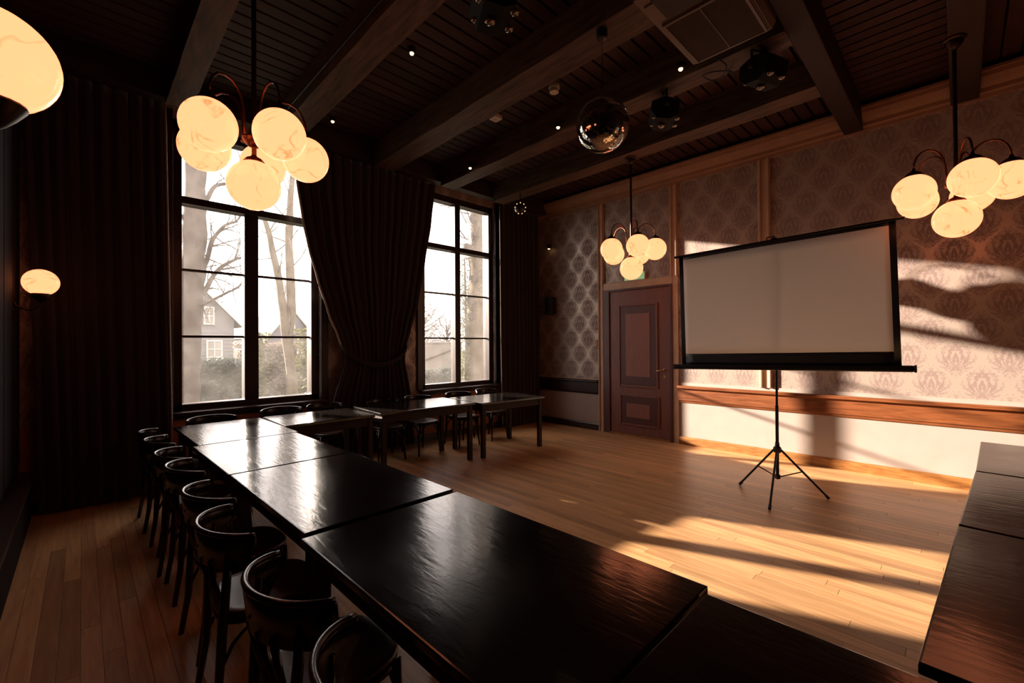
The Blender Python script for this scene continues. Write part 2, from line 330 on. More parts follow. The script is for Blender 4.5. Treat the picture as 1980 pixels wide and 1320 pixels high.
# ------------------------------------------------------------------ mesh helpers
class MB:
    def __init__(s): s.v = []; s.f = []
    def add(s, vs, fs):
        o = len(s.v); s.v += [tuple(p) for p in vs]; s.f += [tuple(i + o for i in f) for f in fs]; return s
    def box(s, x0, x1, y0, y1, z0, z1):
        return s.add([(x0, y0, z0), (x1, y0, z0), (x1, y1, z0), (x0, y1, z0), (x0, y0, z1), (x1, y0, z1), (x1, y1, z1), (x0, y1, z1)],
                     [(0, 3, 2, 1), (4, 5, 6, 7), (0, 1, 5, 4), (1, 2, 6, 5), (2, 3, 7, 6), (3, 0, 4, 7)])
    def cbox(s, x0, x1, y0, y1, z0, z1, c=0.005):
        bm = bmesh.new()
        r = bmesh.ops.create_cube(bm, size=1)
        for v in bm.verts:
            v.co = Vector(((x0 + x1) / 2 + v.co.x * (x1 - x0), (y0 + y1) / 2 + v.co.y * (y1 - y0), (z0 + z1) / 2 + v.co.z * (z1 - z0)))
        bmesh.ops.bevel(bm, geom=bm.edges[:], offset=c, segments=2, affect='EDGES', profile=0.6)
        bm.verts.index_update()
        s.add([v.co.copy() for v in bm.verts], [[v.index for v in f.verts] for f in bm.faces]); bm.free(); return s
    def tube(s, pts, rad, n=8, caps=True):
        pts = [Vector(p) for p in pts]
        if isinstance(rad, (int, float)): rad = [rad] * len(pts)
        vs = []; fs = []
        up = None
        for i, p in enumerate(pts):
            d = (pts[min(i + 1, len(pts) - 1)] - pts[max(i - 1, 0)])
            if d.length < 1e-9: d = Vector((0, 0, 1))
            d.normalize()
            if up is None:
                up = Vector((0, 0, 1)) if abs(d.z) < 0.9 else Vector((1, 0, 0))
            a = up - d * up.dot(d)
            if a.length < 1e-6: a = d.orthogonal()
            a.normalize(); up = a; b = d.cross(a)
            for k in range(n):
                t = 2 * PI * k / n
                vs.append(p + (a * math.cos(t) + b * math.sin(t)) * rad[i])
        for i in range(len(pts) - 1):
            for k in range(n):
                fs.append((i * n + k, i * n + (k + 1) % n, (i + 1) * n + (k + 1) % n, (i + 1) * n + k))
        if caps:
            fs.append(tuple(range(n - 1, -1, -1))); fs.append(tuple(range((len(pts) - 1) * n, len(pts) * n)))
        return s.add(vs, fs)
    def lathe(s, prof, n=20, c=(0, 0, 0)):
        vs = []; fs = []
        for r, z in prof:
            for k in range(n):
                t = 2 * PI * k / n; vs.append((c[0] + r * math.cos(t), c[1] + r * math.sin(t), c[2] + z))
        for i in range(len(prof) - 1):
            for k in range(n):
                fs.append((i * n + k, i * n + (k + 1) % n, (i + 1) * n + (k + 1) % n, (i + 1) * n + k))
        fs.append(tuple(range(n - 1, -1, -1))); fs.append(tuple(range((len(prof) - 1) * n, len(prof) * n)))
        return s.add(vs, fs)
    def sphere(s, c, r, nu=32, nv=18, sz=1.0):
        prof = [(max(1e-4, r * math.sin(PI * i / nv)), -r * sz * math.cos(PI * i / nv)) for i in range(nv + 1)]
        return s.lathe(prof, nu, c)
    def prism(s, poly, axis, a, b):
        # poly of 2d points extruded along axis (0=x: pts are (y,z); 1=y: pts are (x,z); 2=z: pts are (x,y))
        def mk(p, t):
            return {0: (t, p[0], p[1]), 1: (p[0], t, p[1]), 2: (p[0], p[1], t)}[axis]
        n = len(poly)
        vs = [mk(p, a) for p in poly] + [mk(p, b) for p in poly]
        fs = [tuple(range(n)), tuple(range(2 * n - 1, n - 1, -1))] + [(i, i + n, (i + 1) % n + n, (i + 1) % n) for i in range(n)]
        return s.add(vs, fs)
    def grid(s, fn, nu, nv, thick=None):
        vs = [fn(i / nu, j / nv) for j in range(nv + 1) for i in range(nu + 1)]
        fs = [(j * (nu + 1) + i, j * (nu + 1) + i + 1, (j + 1) * (nu + 1) + i + 1, (j + 1) * (nu + 1) + i) for j in range(nv) for i in range(nu)]
        return s.add(vs, fs)
    def xform(s, m, start=0):
        for i in range(start, len(s.v)): s.v[i] = tuple(m @ Vector(s.v[i]))
        return s
    def mesh(s, name, mat, smooth=False):
        me = bpy.data.meshes.new(name); me.from_pydata(s.v, [], s.f)
        bm = bmesh.new(); bm.from_mesh(me); bmesh.ops.recalc_face_normals(bm, faces=bm.faces[:]); bm.to_mesh(me); bm.free()
        me.materials.append(MAT[mat])
        if smooth:
            me.polygons.foreach_set('use_smooth', [True] * len(me.polygons))
            if smooth == 'auto': me.set_sharp_from_angle(angle=R(40))
        return me
    def build(s, name, mat, parent=None, smooth=False, loc=None, rz=None):
        o = bpy.data.objects.new(name, s.mesh(name, mat, smooth)); COL.objects.link(o)
        if parent: o.parent = parent
        if loc: o.location = loc
        if rz: o.rotation_euler.z = rz
        return o
def inst(name, me, parent=None, loc=(0, 0, 0), rot=(0, 0, 0), scale=(1, 1, 1)):
    o = bpy.data.objects.new(name, me); COL.objects.link(o); o.parent = parent
    o.location = loc; o.rotation_euler = rot; o.scale = scale; return o
def tag(o, label=None, cat=None, group=None, kind=None):
    if label: o['label'] = label
    if cat: o['category'] = cat
    if group: o['group'] = group
    if kind: o['kind'] = kind
    return o
def empty(name, loc=(0, 0, 0), rz=0):
    o = bpy.data.objects.new(name, None); COL.objects.link(o); o.location = loc; o.rotation_euler.z = rz
    o.empty_display_size = 0.1; return o
def copy_tree(o, parent=None):
    c = o.copy(); COL.objects.link(c); c.parent = parent
    for ch in list(o.children): copy_tree(ch, c)
    return c
def solidify(o, t, off=0):
    md = o.modifiers.new('thickness', 'SOLIDIFY'); md.thickness = t; md.offset = off; return o

# ------------------------------------------------------------------ room shell
XL, XR, YN, YF = -0.42, 6.533, -3.2, 6.0
CZ = 4.30                                  # ceiling boards
floor = tag(MB().box(XL - 0.2, XR + 0.2, YN - 0.2, YF + 0.25, -0.20, -0.014).build('floor', 'floor_gap'), kind='structure')
PW = 0.082
rest = MB()
plank_n = 0
xs = []
x = XL
while x < XR - 0.01:
    xs.append(x); x += PW
rng = random.Random(3)
plank_mesh = {}
LENS = (1.2, 1.6, 2.0)
for L_ in LENS:
    plank_mesh[L_] = MB().cbox(0.0007, PW - 0.0007, 0.0007, L_ - 0.0007, -0.016, 0.0, 0.0012).mesh('floorboard', 'oak_floor')
for i, x in enumerate(xs):
    w = min(PW, XR - x)
    y = -1.0 - rng.random() * 1.3
    while y < YF:
        L_ = rng.choice(LENS)
        vis = ((x > 1.35) and (y + L_ > -0.3) and y < 5.6) or (x < 0.62 and 0.6 < y + L_ and y < 4.5)
        if vis and w > PW - 1e-4 and y + L_ < YF:
            if plank_n < 298:
                inst('floorboard', plank_mesh[L_], floor, (x, y, 0)); plank_n += 1
            else: rest.box(x + 0.0007, x + w - 0.0007, y + 0.0007, min(y + L_, YF) - 0.0007, -0.016, 0.0)
        else:
            rest.box(x + 0.0007, x + w - 0.0007, y + 0.0007, min(y + L_, YF) - 0.0007, -0.016, 0.0)
        y += L_
    rest.box(x + 0.0007, x + w - 0.0007, YN, -1.0, -0.0165, -0.0005)
tag(rest.build('floorboard', 'oak_floor', floor), kind='stuff')

# right wall (wallpaper, dado, rail)
wr = tag(MB().box(XR, XR + 0.2, YN - 0.2, YF + 0.25, -0.2, CZ + 0.2).build('wall_right', 'damask_wallpaper'), kind='structure')
MB().box(XR - 0.012, XR, YN, 3.02, 0.10, 0.66).build('dado', 'dado_paint', wr)
MB().box(XR - 0.012, XR, 4.47, YF, 0.10, 0.66).build('dado', 'dado_paint', wr)
MB().box(XR - 0.010, XR, YN, 3.02, 0.885, 0.935).build('dado_border', 'dado_paint', wr)
MB().box(XR - 0.010, XR, 4.47, YF, 0.885, 0.915).build('dado_border', 'trim_paint', wr)
wl = tag(MB().box(XL - 0.2, XL, YN - 0.2, YF + 0.25, -0.2, CZ + 0.2).build('wall_left', 'panel_wall'), kind='structure')
for k in range(8):
    y0 = 5.85 - (k + 1) * 0.55
    p_ = MB()
    p_.cbox(XL, XL + 0.018, y0 + 0.02, y0 + 0.53, 0.50, 3.6, 0.006)
    p_.build('wall_panel', 'panel_wall', wl)
MB().cbox(XL, XL + 0.09, YN, 5.8, 0.0, 0.40, 0.01).build('low_panelling', 'panel_wall', wl)
MB().cbox(XL, XL + 0.12, YN, 5.8, 0.40, 0.435, 0.006).build('ledge', 'window_wood', wl)
wn = tag(MB().box(XL, XR, YN - 0.2, YN, -0.2, CZ + 0.2).build('wall_near', 'wall_dark'), kind='structure')

# far wall with two window openings
OPEN = [(0.70, 2.27), (3.86, 5.42)]
OZ0, OZ1 = 0.80, 4.05
m = MB()
def wall_piece(m, x0, x1, z0, z1): m.box(x0, x1, YF, YF + 0.25, z0, z1)
wall_piece(m, XL, 0.70, -0.2, CZ + 0.2); wall_piece(m, 2.27, 3.86, -0.2, CZ + 0.2); wall_piece(m, 5.42, XR, -0.2, CZ + 0.2)
for a, b in OPEN:
    wall_piece(m, a, b, -0.2, OZ0); wall_piece(m, a, b, OZ1, CZ + 0.2)
wf = tag(m.build('wall_far', 'damask_wallpaper_far'), kind='structure')
m = MB(); m.box(XL, XR, YF - 0.012, YF, 0.11, 0.785)
m.build('dado', 'terracotta_paint', wf)
tag(MB().box(XL, XR, YF - 0.03, YF, 0.0, 0.11).build('baseboard_far', 'window_wood'), kind='structure')

def make_window(idx, ox0, ox1, cols):
    w = tag(empty('window_%d' % idx, (0, 0, 0)), kind='structure')
    GY = 6.15
    Z = [0.886, 1.646, 2.402]; ZT0, ZT1, ZTOP = 3.135, 3.215, 3.945
    (a0, a1), (b0, b1) = cols
    MB().cbox(ox0, a0, 6.05, 6.22, OZ0, OZ1, 0.004).build('jamb', 'window_wood', w)
    MB().cbox(b1, ox1, 6.05, 6.22, OZ0, OZ1, 0.004).build('jamb', 'window_wood', w)
    MB().cbox(ox0, ox1, 6.05, 6.22, ZTOP, OZ1, 0.004).build('head', 'window_wood', w)
    MB().cbox(ox0, ox1, 6.05, 6.22, OZ0, Z[0], 0.004).build('bottom_rail', 'window_wood', w)
    MB().cbox(a1, b0, 6.07, 6.21, Z[0], ZTOP, 0.006).build('mullion', 'window_wood', w)
    MB().cbox(ox0, ox1, 6.055, 6.215, ZT0, ZT1, 0.006).build('transom', 'window_wood', w)
    MB().cbox(ox0 - 0.06, ox1 + 0.06, 5.90, 6.06, 0.775, 0.815, 0.008).build('sill', 'window_wood', w)
    MB().cbox(ox0 - 0.05, ox1 + 0.05, 5.96, 6.0, 0.73, 0.775, 0.008).build('apron_moulding', 'window_wood', w)
    MB().cbox(ox0 - 0.10, ox0, 5.965, 6.0, 0.815, 4.12, 0.008).build('casing', 'window_wood', w)
    MB().cbox(ox1, ox1 + 0.10, 5.965, 6.0, 0.815, 4.12, 0.008).build('casing', 'window_wood', w)
    for (c0, c1) in cols:
        zz = [Z[0], Z[1], Z[2], ZT0]
        for k in range(3):
            if k: MB().cbox(c0, c1, 6.125, 6.175, zz[k] - 0.013, zz[k] + 0.013, 0.004).build('glazing_bar', 'window_wood', w)
            z0 = zz[k] + (0.013 if k else 0); z1 = zz[k + 1] - (0.013 if k < 2 else 0)
            MB().box(c0, c1, GY - 0.002, GY + 0.002, z0, z1).build('pane', 'dusty_glass', w)
        MB().box(c0, c1, GY - 0.002, GY + 0.002, ZT1, ZTOP).build('pane', 'dusty_glass', w)
    # stay and catch on the upper light
    MB().tube([(b1 + 0.03, 6.04, 3.25), (b1 + 0.03, 6.03, 3.5), (b1 + 0.02, 6.03, 3.9)], 0.008, 6).build('window_stay', 'steel', w)
    return w
make_window(1, 0.70, 2.27, ((0.788, 1.401), (1.554, 2.176)))
make_window(2, 3.86, 5.42, ((3.953, 4.580), (4.692, 5.331)))

# ceiling: backing, beams, boards
ceil = tag(MB().box(XL - 0.2, XR + 0.2, YN - 0.2, YF + 0.25, CZ + 0.02, CZ + 0.2).build('ceiling', 'ceiling_backing'), kind='structure')
BEAMS = [(0.60, 0.80), (1.60, 1.86), (2.86, 3.17), (3.975, 4.225), (5.05, 5.31)]
BZ = 4.0
def rough_beam(x0, x1, y0, y1, z0, z1, seed):
    # hewn timber: edges wander a little
    n = 28; m = MB(); vs = []; fs = []
    for i in range(n + 1):
        y = y0 + (y1 - y0) * i / n
        for k, (x, z) in enumerate(((x0, z0), (x1, z0), (x1, z1), (x0, z1))):
            q = Vector((x * 3, y * 2.2, seed + k))
            d = noise.noise(q) * 0.010
            e = noise.noise(q + Vector((9, 4, 2))) * 0.008
            vs.append((x + d, y, z + (e if k < 2 else 0)))
    for i in range(n):
        for k in range(4):
            fs.append((i * 4 + k, i * 4 + (k + 1) % 4, (i + 1) * 4 + (k + 1) % 4, (i + 1) * 4 + k))
    fs.append((0, 1, 2, 3)); fs.append((n * 4 + 3, n * 4 + 2, n * 4 + 1, n * 4))
    return m.add(vs, fs)
for i, (a, b) in enumerate(BEAMS):
    rough_beam(a, b, 0.95, 5.62, BZ, CZ + 0.03, i * 7.3).build('beam', 'beam_wood', ceil)
MB().cbox(XL, XR, 5.62, 5.76, 4.06, CZ + 0.03, 0.01).build('header_beam', 'girder_wood', ceil)
MB().cbox(XL, XR, 0.77, 0.95, BZ, CZ + 0.03, 0.012).build('girder', 'girder_wood', ceil)
MB().cbox(XL, XR, -0.16, 0.05, BZ, CZ + 0.03, 0.012).build('girder', 'girder_wood', ceil)
bays = [(XL, 0.60), (0.80, 1.60), (1.86, 2.86), (3.17, 3.975), (4.225, 5.05), (5.31, XR)]
BW = 0.14
nb = int((5.62 - 0.95) / BW)
for a, b in bays:
    me = MB().cbox(a, b, 0.011, BW - 0.011, 0, 0.02, 0.004).mesh('ceiling_board', 'board_dark')
    for k in range(nb + 1):
        y = 0.95 + k * BW
        if y + BW > 5.63: continue
        inst('ceiling_board', me, ceil, (0, y, CZ))
me = MB().cbox(0.011, BW - 0.011, 0.05, 0.77, 0, 0.02, 0.004).mesh('ceiling_board', 'board_dark')
for k in range(24):
    inst('ceiling_board', me, ceil, (3.15 + k * BW, 0, CZ))
m = MB()
for k in range(22):
    m.box(XL, XR, -0.16 - (k + 1) * BW + 0.008, -0.16 - k * BW - 0.008, CZ, CZ + 0.02)
m.box(XL, 3.14, 0.05, 0.77, CZ, CZ + 0.02)
m.box(XL, XR, 5.76, YF, CZ, CZ + 0.02)
tag(m.build('ceiling_board', 'board_dark', ceil), kind='stuff')

# cornice, pilaster mouldings, rails, baseboards on the right wall
prof = [(XR, 3.985), (XR - 0.03, 3.985), (XR - 0.035, 4.02), (XR - 0.06, 4.035), (XR - 0.065, 4.075), (XR - 0.10, 4.11), (XR - 0.135, 4.16), (XR - 0.145, 4.20), (XR - 0.16, 4.205), (XR - 0.16, 4.235), (XR, 4.235)]
tag(MB().prism(prof, 1, YN, YF).build('trim_1', 'cornice_paint'), kind='structure')
def pilaster(idx, y0, y1, z0):
    t = tag(empty('trim_%d' % idx), kind='structure')
    w = y1 - y0
    MB().cbox(XR - 0.022, XR, y0, y1, z0, 3.985, 0.004).build('backing_board', 'trim_paint', t)
    MB().cbox(XR - 0.045, XR - 0.02, y0 + w * 0.06, y0 + w * 0.26, z0, 3.985, 0.008).build('bead', 'trim_paint', t)
    MB().cbox(XR - 0.045, XR - 0.02, y1 - w * 0.26, y1 - w * 0.06, z0, 3.985, 0.008).build('bead', 'trim_paint', t)
pilaster(2, 4.355, 4.475, 0.0)
pilaster(3, 3.02, 3.14, 2.57)
pilaster(4, 1.745, 1.90, 0.93)
tag(MB().cbox(XR - 0.03, XR, 3.02, 3.105, 0.0, 2.57, 0.005).build('trim_5', 'trim_paint'), kind='structure')
tag(MB().cbox(XR - 0.035, XR, 3.105, 4.355, 2.455, 2.575, 0.006).build('trim_6', 'trim_paint'), kind='structure')
rail_prof = [(XR, 0.635), (XR - 0.025, 0.635), (XR - 0.03, 0.66), (XR - 0.045, 0.67), (XR - 0.045, 0.835), (XR - 0.06, 0.845), (XR - 0.085, 0.855), (XR - 0.085, 0.88), (XR - 0.075, 0.89), (XR, 0.89)]
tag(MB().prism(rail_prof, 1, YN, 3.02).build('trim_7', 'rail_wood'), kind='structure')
tag(MB().prism(rail_prof, 1, 4.475, YF).build('trim_8', 'window_wood'), kind='structure')  # same wood as the other rail; the corner's shade is in this darker colour
bprof = [(XR, 0), (XR - 0.03, 0), (XR - 0.03, 0.10), (XR - 0.018, 0.12), (XR, 0.12)]
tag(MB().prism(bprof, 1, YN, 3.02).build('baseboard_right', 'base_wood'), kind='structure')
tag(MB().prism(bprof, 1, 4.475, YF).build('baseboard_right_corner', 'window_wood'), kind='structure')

# door
d = tag(empty('door_1'), kind='structure')
MB().cbox(XR - 0.045, XR, 4.235, 4.355, 0, 2.455, 0.006).build('frame_jamb', 'door_panel_dark', d)
MB().cbox(XR - 0.045, XR, 3.105, 3.15, 0, 2.455, 0.006).build('frame_jamb', 'door_panel_dark', d)
MB().cbox(XR - 0.045, XR, 3.15, 4.235, 2.42, 2.455, 0.006).build('frame_head', 'door_panel_dark', d)
leaf = MB().cbox(XR - 0.022, XR, 3.153, 4.232, 0.03, 2.417, 0.003).build('door_leaf', 'door_wood', d)
def panel(y0, y1, z0, z1, iy0, iy1, iz0, iz1):
    t = 0.032
    fr = MB()
    for (a, b, c, e) in ((y0, y0 + t, z0, z1), (y1 - t, y1, z0, z1), (y0 + t, y1 - t, z0, z0 + t), (y0 + t, y1 - t, z1 - t, z1)):
        fr.cbox(XR - 0.040, XR - 0.018, a, b, c, e, 0.008)
    fr.build('panel_moulding', 'door_wood', leaf)
    MB().cbox(XR - 0.026, XR - 0.018, y0 + t, y1 - t, z0 + t, z1 - t, 0.003).build('panel_field', 'door_panel_dark', leaf)
    MB().cbox(XR - 0.032, XR - 0.024, iy0, iy1, iz0, iz1, 0.004).build('raised_panel', 'door_panel_light', leaf)
panel(3.345, 4.06, 0.81, 2.185, 3.484, 3.925, 0.985, 2.028)
panel(3.325, 4.05, 0.175, 0.685, 3.498, 3.92, 0.31, 0.54)
hd = MB(); hd.lathe([(0.024, 0), (0.024, 0.006), (0.014, 0.010), (0.010, 0.045)], 14)
hd.xform(Matrix.Translation((XR - 0.022, 3.245, 1.11)) @ Matrix.Rotation(-PI / 2, 4, 'Y'))
hd.tube([(XR - 0.065, 3.24, 1.11), (XR - 0.068, 3.27, 1.112), (XR - 0.068, 3.34, 1.10), (XR - 0.064, 3.365, 1.098)], [0.010, 0.010, 0.008, 0.006], 8)
hd.build('door_handle', 'brass', leaf, 'auto')
MB().cbox(XR - 0.025, XR - 0.02, 3.233, 3.257, 0.99, 1.03, 0.002).build('keyhole_plate', 'brass', leaf)
MB().cbox(XR - 0.06, XR, 3.15, 4.235, 0, 0.028, 0.004).build('threshold', 'base_wood', d)
for z in (0.35, 1.2, 2.1):
    MB().tube([(XR - 0.03, 4.232, z), (XR - 0.03, 4.232, z + 0.09)], 0.008, 8).build('hinge', 'dark_bronze', leaf)

# ------------------------------------------------------------------ tables
def make_table(cx, cy, lx, ly, rz, label, z=0.75, li=0.035):
    t = tag(empty('banquet_table', (cx, cy, 0), rz), label, 'table', 'banquet tables set in a U')
    hx, hy = lx / 2, ly / 2
    MB().cbox(-hx + 0.003, hx - 0.003, -hy + 0.003, hy - 0.003, z - 0.030, z, 0.006).build('table_top', 'table_lacquer', t)
    i = 0.045; th = 0.022
    for (a, b, c, e) in ((-hx + i, hx - i, -hy + i, -hy + i + th), (-hx + i, hx - i, hy - i - th, hy - i), (-hx + i, -hx + i + th, -hy + i + th, hy - i - th), (hx - i - th, hx - i, -hy + i + th, hy - i - th)):
        MB().cbox(a, b, c, e, z - 0.125, z - 0.031, 0.003).build('apron', 'apron_wood', t)
    l = 0.055
    for sx in (-1, 1):
        for sy in (-1, 1):
            x0 = sx * (hx - li) - (l if sx > 0 else 0); y0 = sy * (hy - 0.035) - (l if sy > 0 else 0)
            MB().cbox(x0, x0 + l, y0, y0 + l, 0, z - 0.0305, 0.004).build('leg', 'apron_wood', t)
    return t
T = make_table
T(1.035, 1.225, 0.80, 1.315, R(0.6), 'dark lacquered table in the long run, with white window glare down its middle')
T(1.000, -0.073, 0.80, 1.27, R(0.4), 'black lacquered table where the long run meets the sunlit side tables')
T(1.035, 2.515, 0.78, 1.20, R(1.0), 'dark lacquered table in the long run, third from the window corner')
T(1.005, 3.665, 0.775, 1.08, R(1.3), 'glossy dark table under the hanging globe lamp, one short of the window corner')
T(1.015, 4.79, 0.76, 1.15, R(1.0), 'glossy dark corner table in front of the window with the house outside')
T(1.887, 5.005, 0.95, 0.77, R(0), 'dark table touching the corner table, below the first window', 0.75, 0.015)
T(3.09, 4.955, 1.34, 0.82, R(-3.0), 'brown dark table in front of the tied-back curtain', 0.762)
T(4.41, 4.83, 1.16, 0.84, R(-5.0), 'dark table at the free end of the row below the windows, towards the door')
for (x0, y0, x1, y1, lab) in ((1.452, 0.084, 2.66, 0.018, 'side table lying in orange lamp light, butted against the long run'),
                              (2.675, 0.017, 3.84, -0.052, 'grey sheened side table, middle one of the row reaching to the papered wall'),
                              (3.852, -0.054, 5.008, -0.10, 'pale sheened side table at the wall end of its row')):
    L_ = math.hypot(x1 - x0, y1 - y0); a = math.atan2(y1 - y0, x1 - x0)
    cx = (x0 + x1) / 2 + 0.40 * math.sin(a); cy = (y0 + y1) / 2 - 0.40 * math.cos(a)
    T(cx, cy, L_, 0.80, a, lab)

# ------------------------------------------------------------------ chairs (local: seat centre at origin, faces +y)
def back_curve(t, w=0.225, depth=0.17, y_apex=-0.235):
    # t in -1..1 ; tips forward
    x = w * math.sin(t * PI / 2 * 0.94) / math.sin(PI / 2 * 0.94)
    y = y_apex + depth * (1 - math.cos(t * PI / 2 * 0.94)) / (1 - math.cos(PI / 2 * 0.94))
    return x, y
def make_chair():
    c = empty('bentwood_chair')
    # seat: rounded square, slightly dished
    m = MB(); n = 40
    ring = []
    for k in range(n):
        t = 2 * PI * k / n; e = 0.62
        cs, sn = math.cos(t), math.sin(t)
        ring.append((0.190 * math.copysign(abs(cs) ** e, cs), 0.02 + 0.205 * math.copysign(abs(sn) ** e, sn) ))
    vs = []; fs = []
    layers = [(0.96, 0.432), (1.0, 0.438), (1.0, 0.452), (0.96, 0.458), (0.8, 0.455), (0.4, 0.448), (0.02, 0.446)]
    for sc, z in layers:
        for (x, y) in ring: vs.append((x * sc, 0.02 + (y - 0.02) * sc, z))
    for i in range(len(layers) - 1):
        for k in range(n): fs.append((i * n + k, i * n + (k + 1) % n, (i + 1) * n + (k + 1) % n, (i + 1) * n + k))
    fs.append(tuple(range(n - 1, -1, -1))); fs.append(tuple(range((len(layers) - 1) * n, len(layers) * n)))
    m.add(vs, fs); m.build('seat', 'seat_wood', c, True)
    m = MB()
    for k in range(n): pass
    pts = [(0.93 * x, 0.02 + 0.93 * (y - 0.02), 0.415) for x, y in ring]; pts.append(pts[0])
    MB().tube(pts, 0.016, 6, False).build('seat_ring', 'chair_wood', c, True)
    # back band: curved plywood, thick rolled top edge
    nb_ = 26; zt, zb = 0.785, 0.645
    def band(t, z, off):
        x, y = back_curve(t); lean = (z - 0.45) * -0.10
        x2, y2 = back_curve(t + 0.01); d = Vector((x2 - x, y2 - y, 0)); d.normalize(); nrm = Vector((-d.y, d.x, 0))
        dip = 0.018 * t * t
        return Vector((x, y + lean + 0.03, z - dip)) + nrm * off
    vs = []; fs = []
    prof_b = [(-0.006, zb), (-0.008, zt - 0.012), (-0.004, zt), (0.004, zt), (0.008, zt - 0.012), (0.006, zb)]
    for i in range(nb_ + 1):
        t = -1 + 2 * i / nb_
        f = 1 - 0.55 * max(0, abs(t) - 0.75) / 0.25
        for off, z in prof_b:
            vs.append(band(t, zt - (zt - z) * (f if z < zt - 0.02 else 1), off))
    K = len(prof_b)
    for i in range(nb_):
        for k in range(K): fs.append((i * K + k, i * K + (k + 1) % K, (i + 1) * K + (k + 1) % K, (i + 1) * K + k))
    fs.append(tuple(range(K))); fs.append(tuple(range(nb_ * K + K - 1, nb_ * K - 1, -1)))
    bk = MB().add(vs, fs).build('back_band', 'chair_wood', c, True)
    MB().tube([band(-0.985 + 1.97 * i / nb_, zt, 0) for i in range(nb_ + 1)], 0.011, 8).build('top_roll', 'chair_wood', bk, True)
    for t in (-0.93, 0.0, 0.93):
        p = band(t, 0.70, 0); 
        MB().sphere((p.x * 1.03, p.y - (0.008 if t == 0 else 0), p.z), 0.007, 8, 6).build('screw', 'steel', bk, True)
    # rear legs run up into the band
    for s in (-1, 1):
        p = band(s * 0.62, 0.72, 0)
        MB().tube([(s * 0.175, -0.215, 0), (s * 0.165, -0.185, 0.2), (s * 0.163, -0.172, 0.42), (p.x * 0.99, p.y - 0.002, 0.60), (p.x, p.y + 0.004, 0.72)], [0.013, 0.016, 0.019, 0.016, 0.012], 10).build('rear_leg', 'chair_wood', c, True)
        MB().tube([(s * 0.185, 0.20, 0), (s * 0.17, 0.185, 0.2), (s * 0.16, 0.175, 0.432)], [0.012, 0.016, 0.020], 10).build('front_leg', 'chair_wood', c, True)
        # bent arch braces beneath the seat
        arc = [(s * 0.163, 0.178 - 0.35 * i / 10, 0.26 + 0.145 * math.sin(PI * i / 10) ** 0.6) for i in range(11)]
        MB().tube(arc, 0.008, 6).build('brace', 'chair_wood', c, True)
    arc = [(-0.165 + 0.33 * i / 10, 0.185, 0.26 + 0.145 * math.sin(PI * i / 10) ** 0.6) for i in range(11)]
    MB().tube(arc, 0.008, 6).build('brace', 'chair_wood', c, True)
    for t in (-0.33, -0.12, 0.12, 0.33):
        p = band(t, 0.66, 0)
        MB().tube([(p.x * 0.95, -0.165, 0.452), (p.x, (p.y - 0.165) / 2 - 0.004, 0.56), (p.x, p.y, 0.665)], [0.012, 0.013, 0.012], 6).build('slat', 'chair_wood', c, True)
    return c
chair = make_chair()
first = [True]
def put_chair(x, y, rz, label, group=None):
    c = chair if first[0] else copy_tree(chair)
    first[0] = False
    c.location = (x, y, 0); c.rotation_euler = (0, 0, rz)
    tag(c, label, 'chair', group)
    return c
left_ch = [(0.605, 0.97, -4), (0.60, 1.545, 3), (0.575, 2.22, -2), (0.60, 2.76, 4), (0.60, 3.43, 0), (0.59, 3.90, -5), (0.58, 4.53, 2), (0.58, 5.00, 3)]
left_lab = ['dark bentwood chair farthest from the closed curtain, its seat in full view',
            'dark bentwood chair with shining curved back rail, seventh from the closed curtain',
            'dark bentwood chair along the long run, sixth from the closed curtain',
            'dark bentwood chair along the long run, fifth from the closed curtain',
            'dark bentwood chair along the long run, fourth from the closed curtain',
            'dark bentwood chair along the long run, third from the closed curtain',
            'dark bentwood chair along the long run, second from the closed curtain',
            'dark bentwood chair right beside the closed curtain, at the end of the long run']
for (x, y, a), lab in zip(left_ch, left_lab):
    put_chair(x, y, R(-90 + a), lab, 'chairs along the long run of tables')
win_ch = [(0.98, 5.43, 6, 'dark bentwood chair behind the corner table, under the window with the house'),
          (1.69, 5.585, -3, 'dark bentwood chair under the right half of the window with the house'),
          (2.21, 5.585, 3, 'dark bentwood chair with slatted back and lit seat beside the tied curtain'),
          (2.93, 5.44, -6, 'dark bentwood chair in the shade right before the tied curtain'),
          (3.47, 5.42, 3, 'dark bentwood chair with pale-lit seat, between the tied curtain and the second window'),
          (4.17, 5.38, -3, 'dark bentwood chair under the left half of the second window'),
          (4.80, 5.42, 5, 'dark bentwood chair with warm-lit seat by the end table, next to the corner curtain')]
for x, y, a, lab in win_ch:
    put_chair(x, y, PI + R(a), lab, 'chairs under the windows')

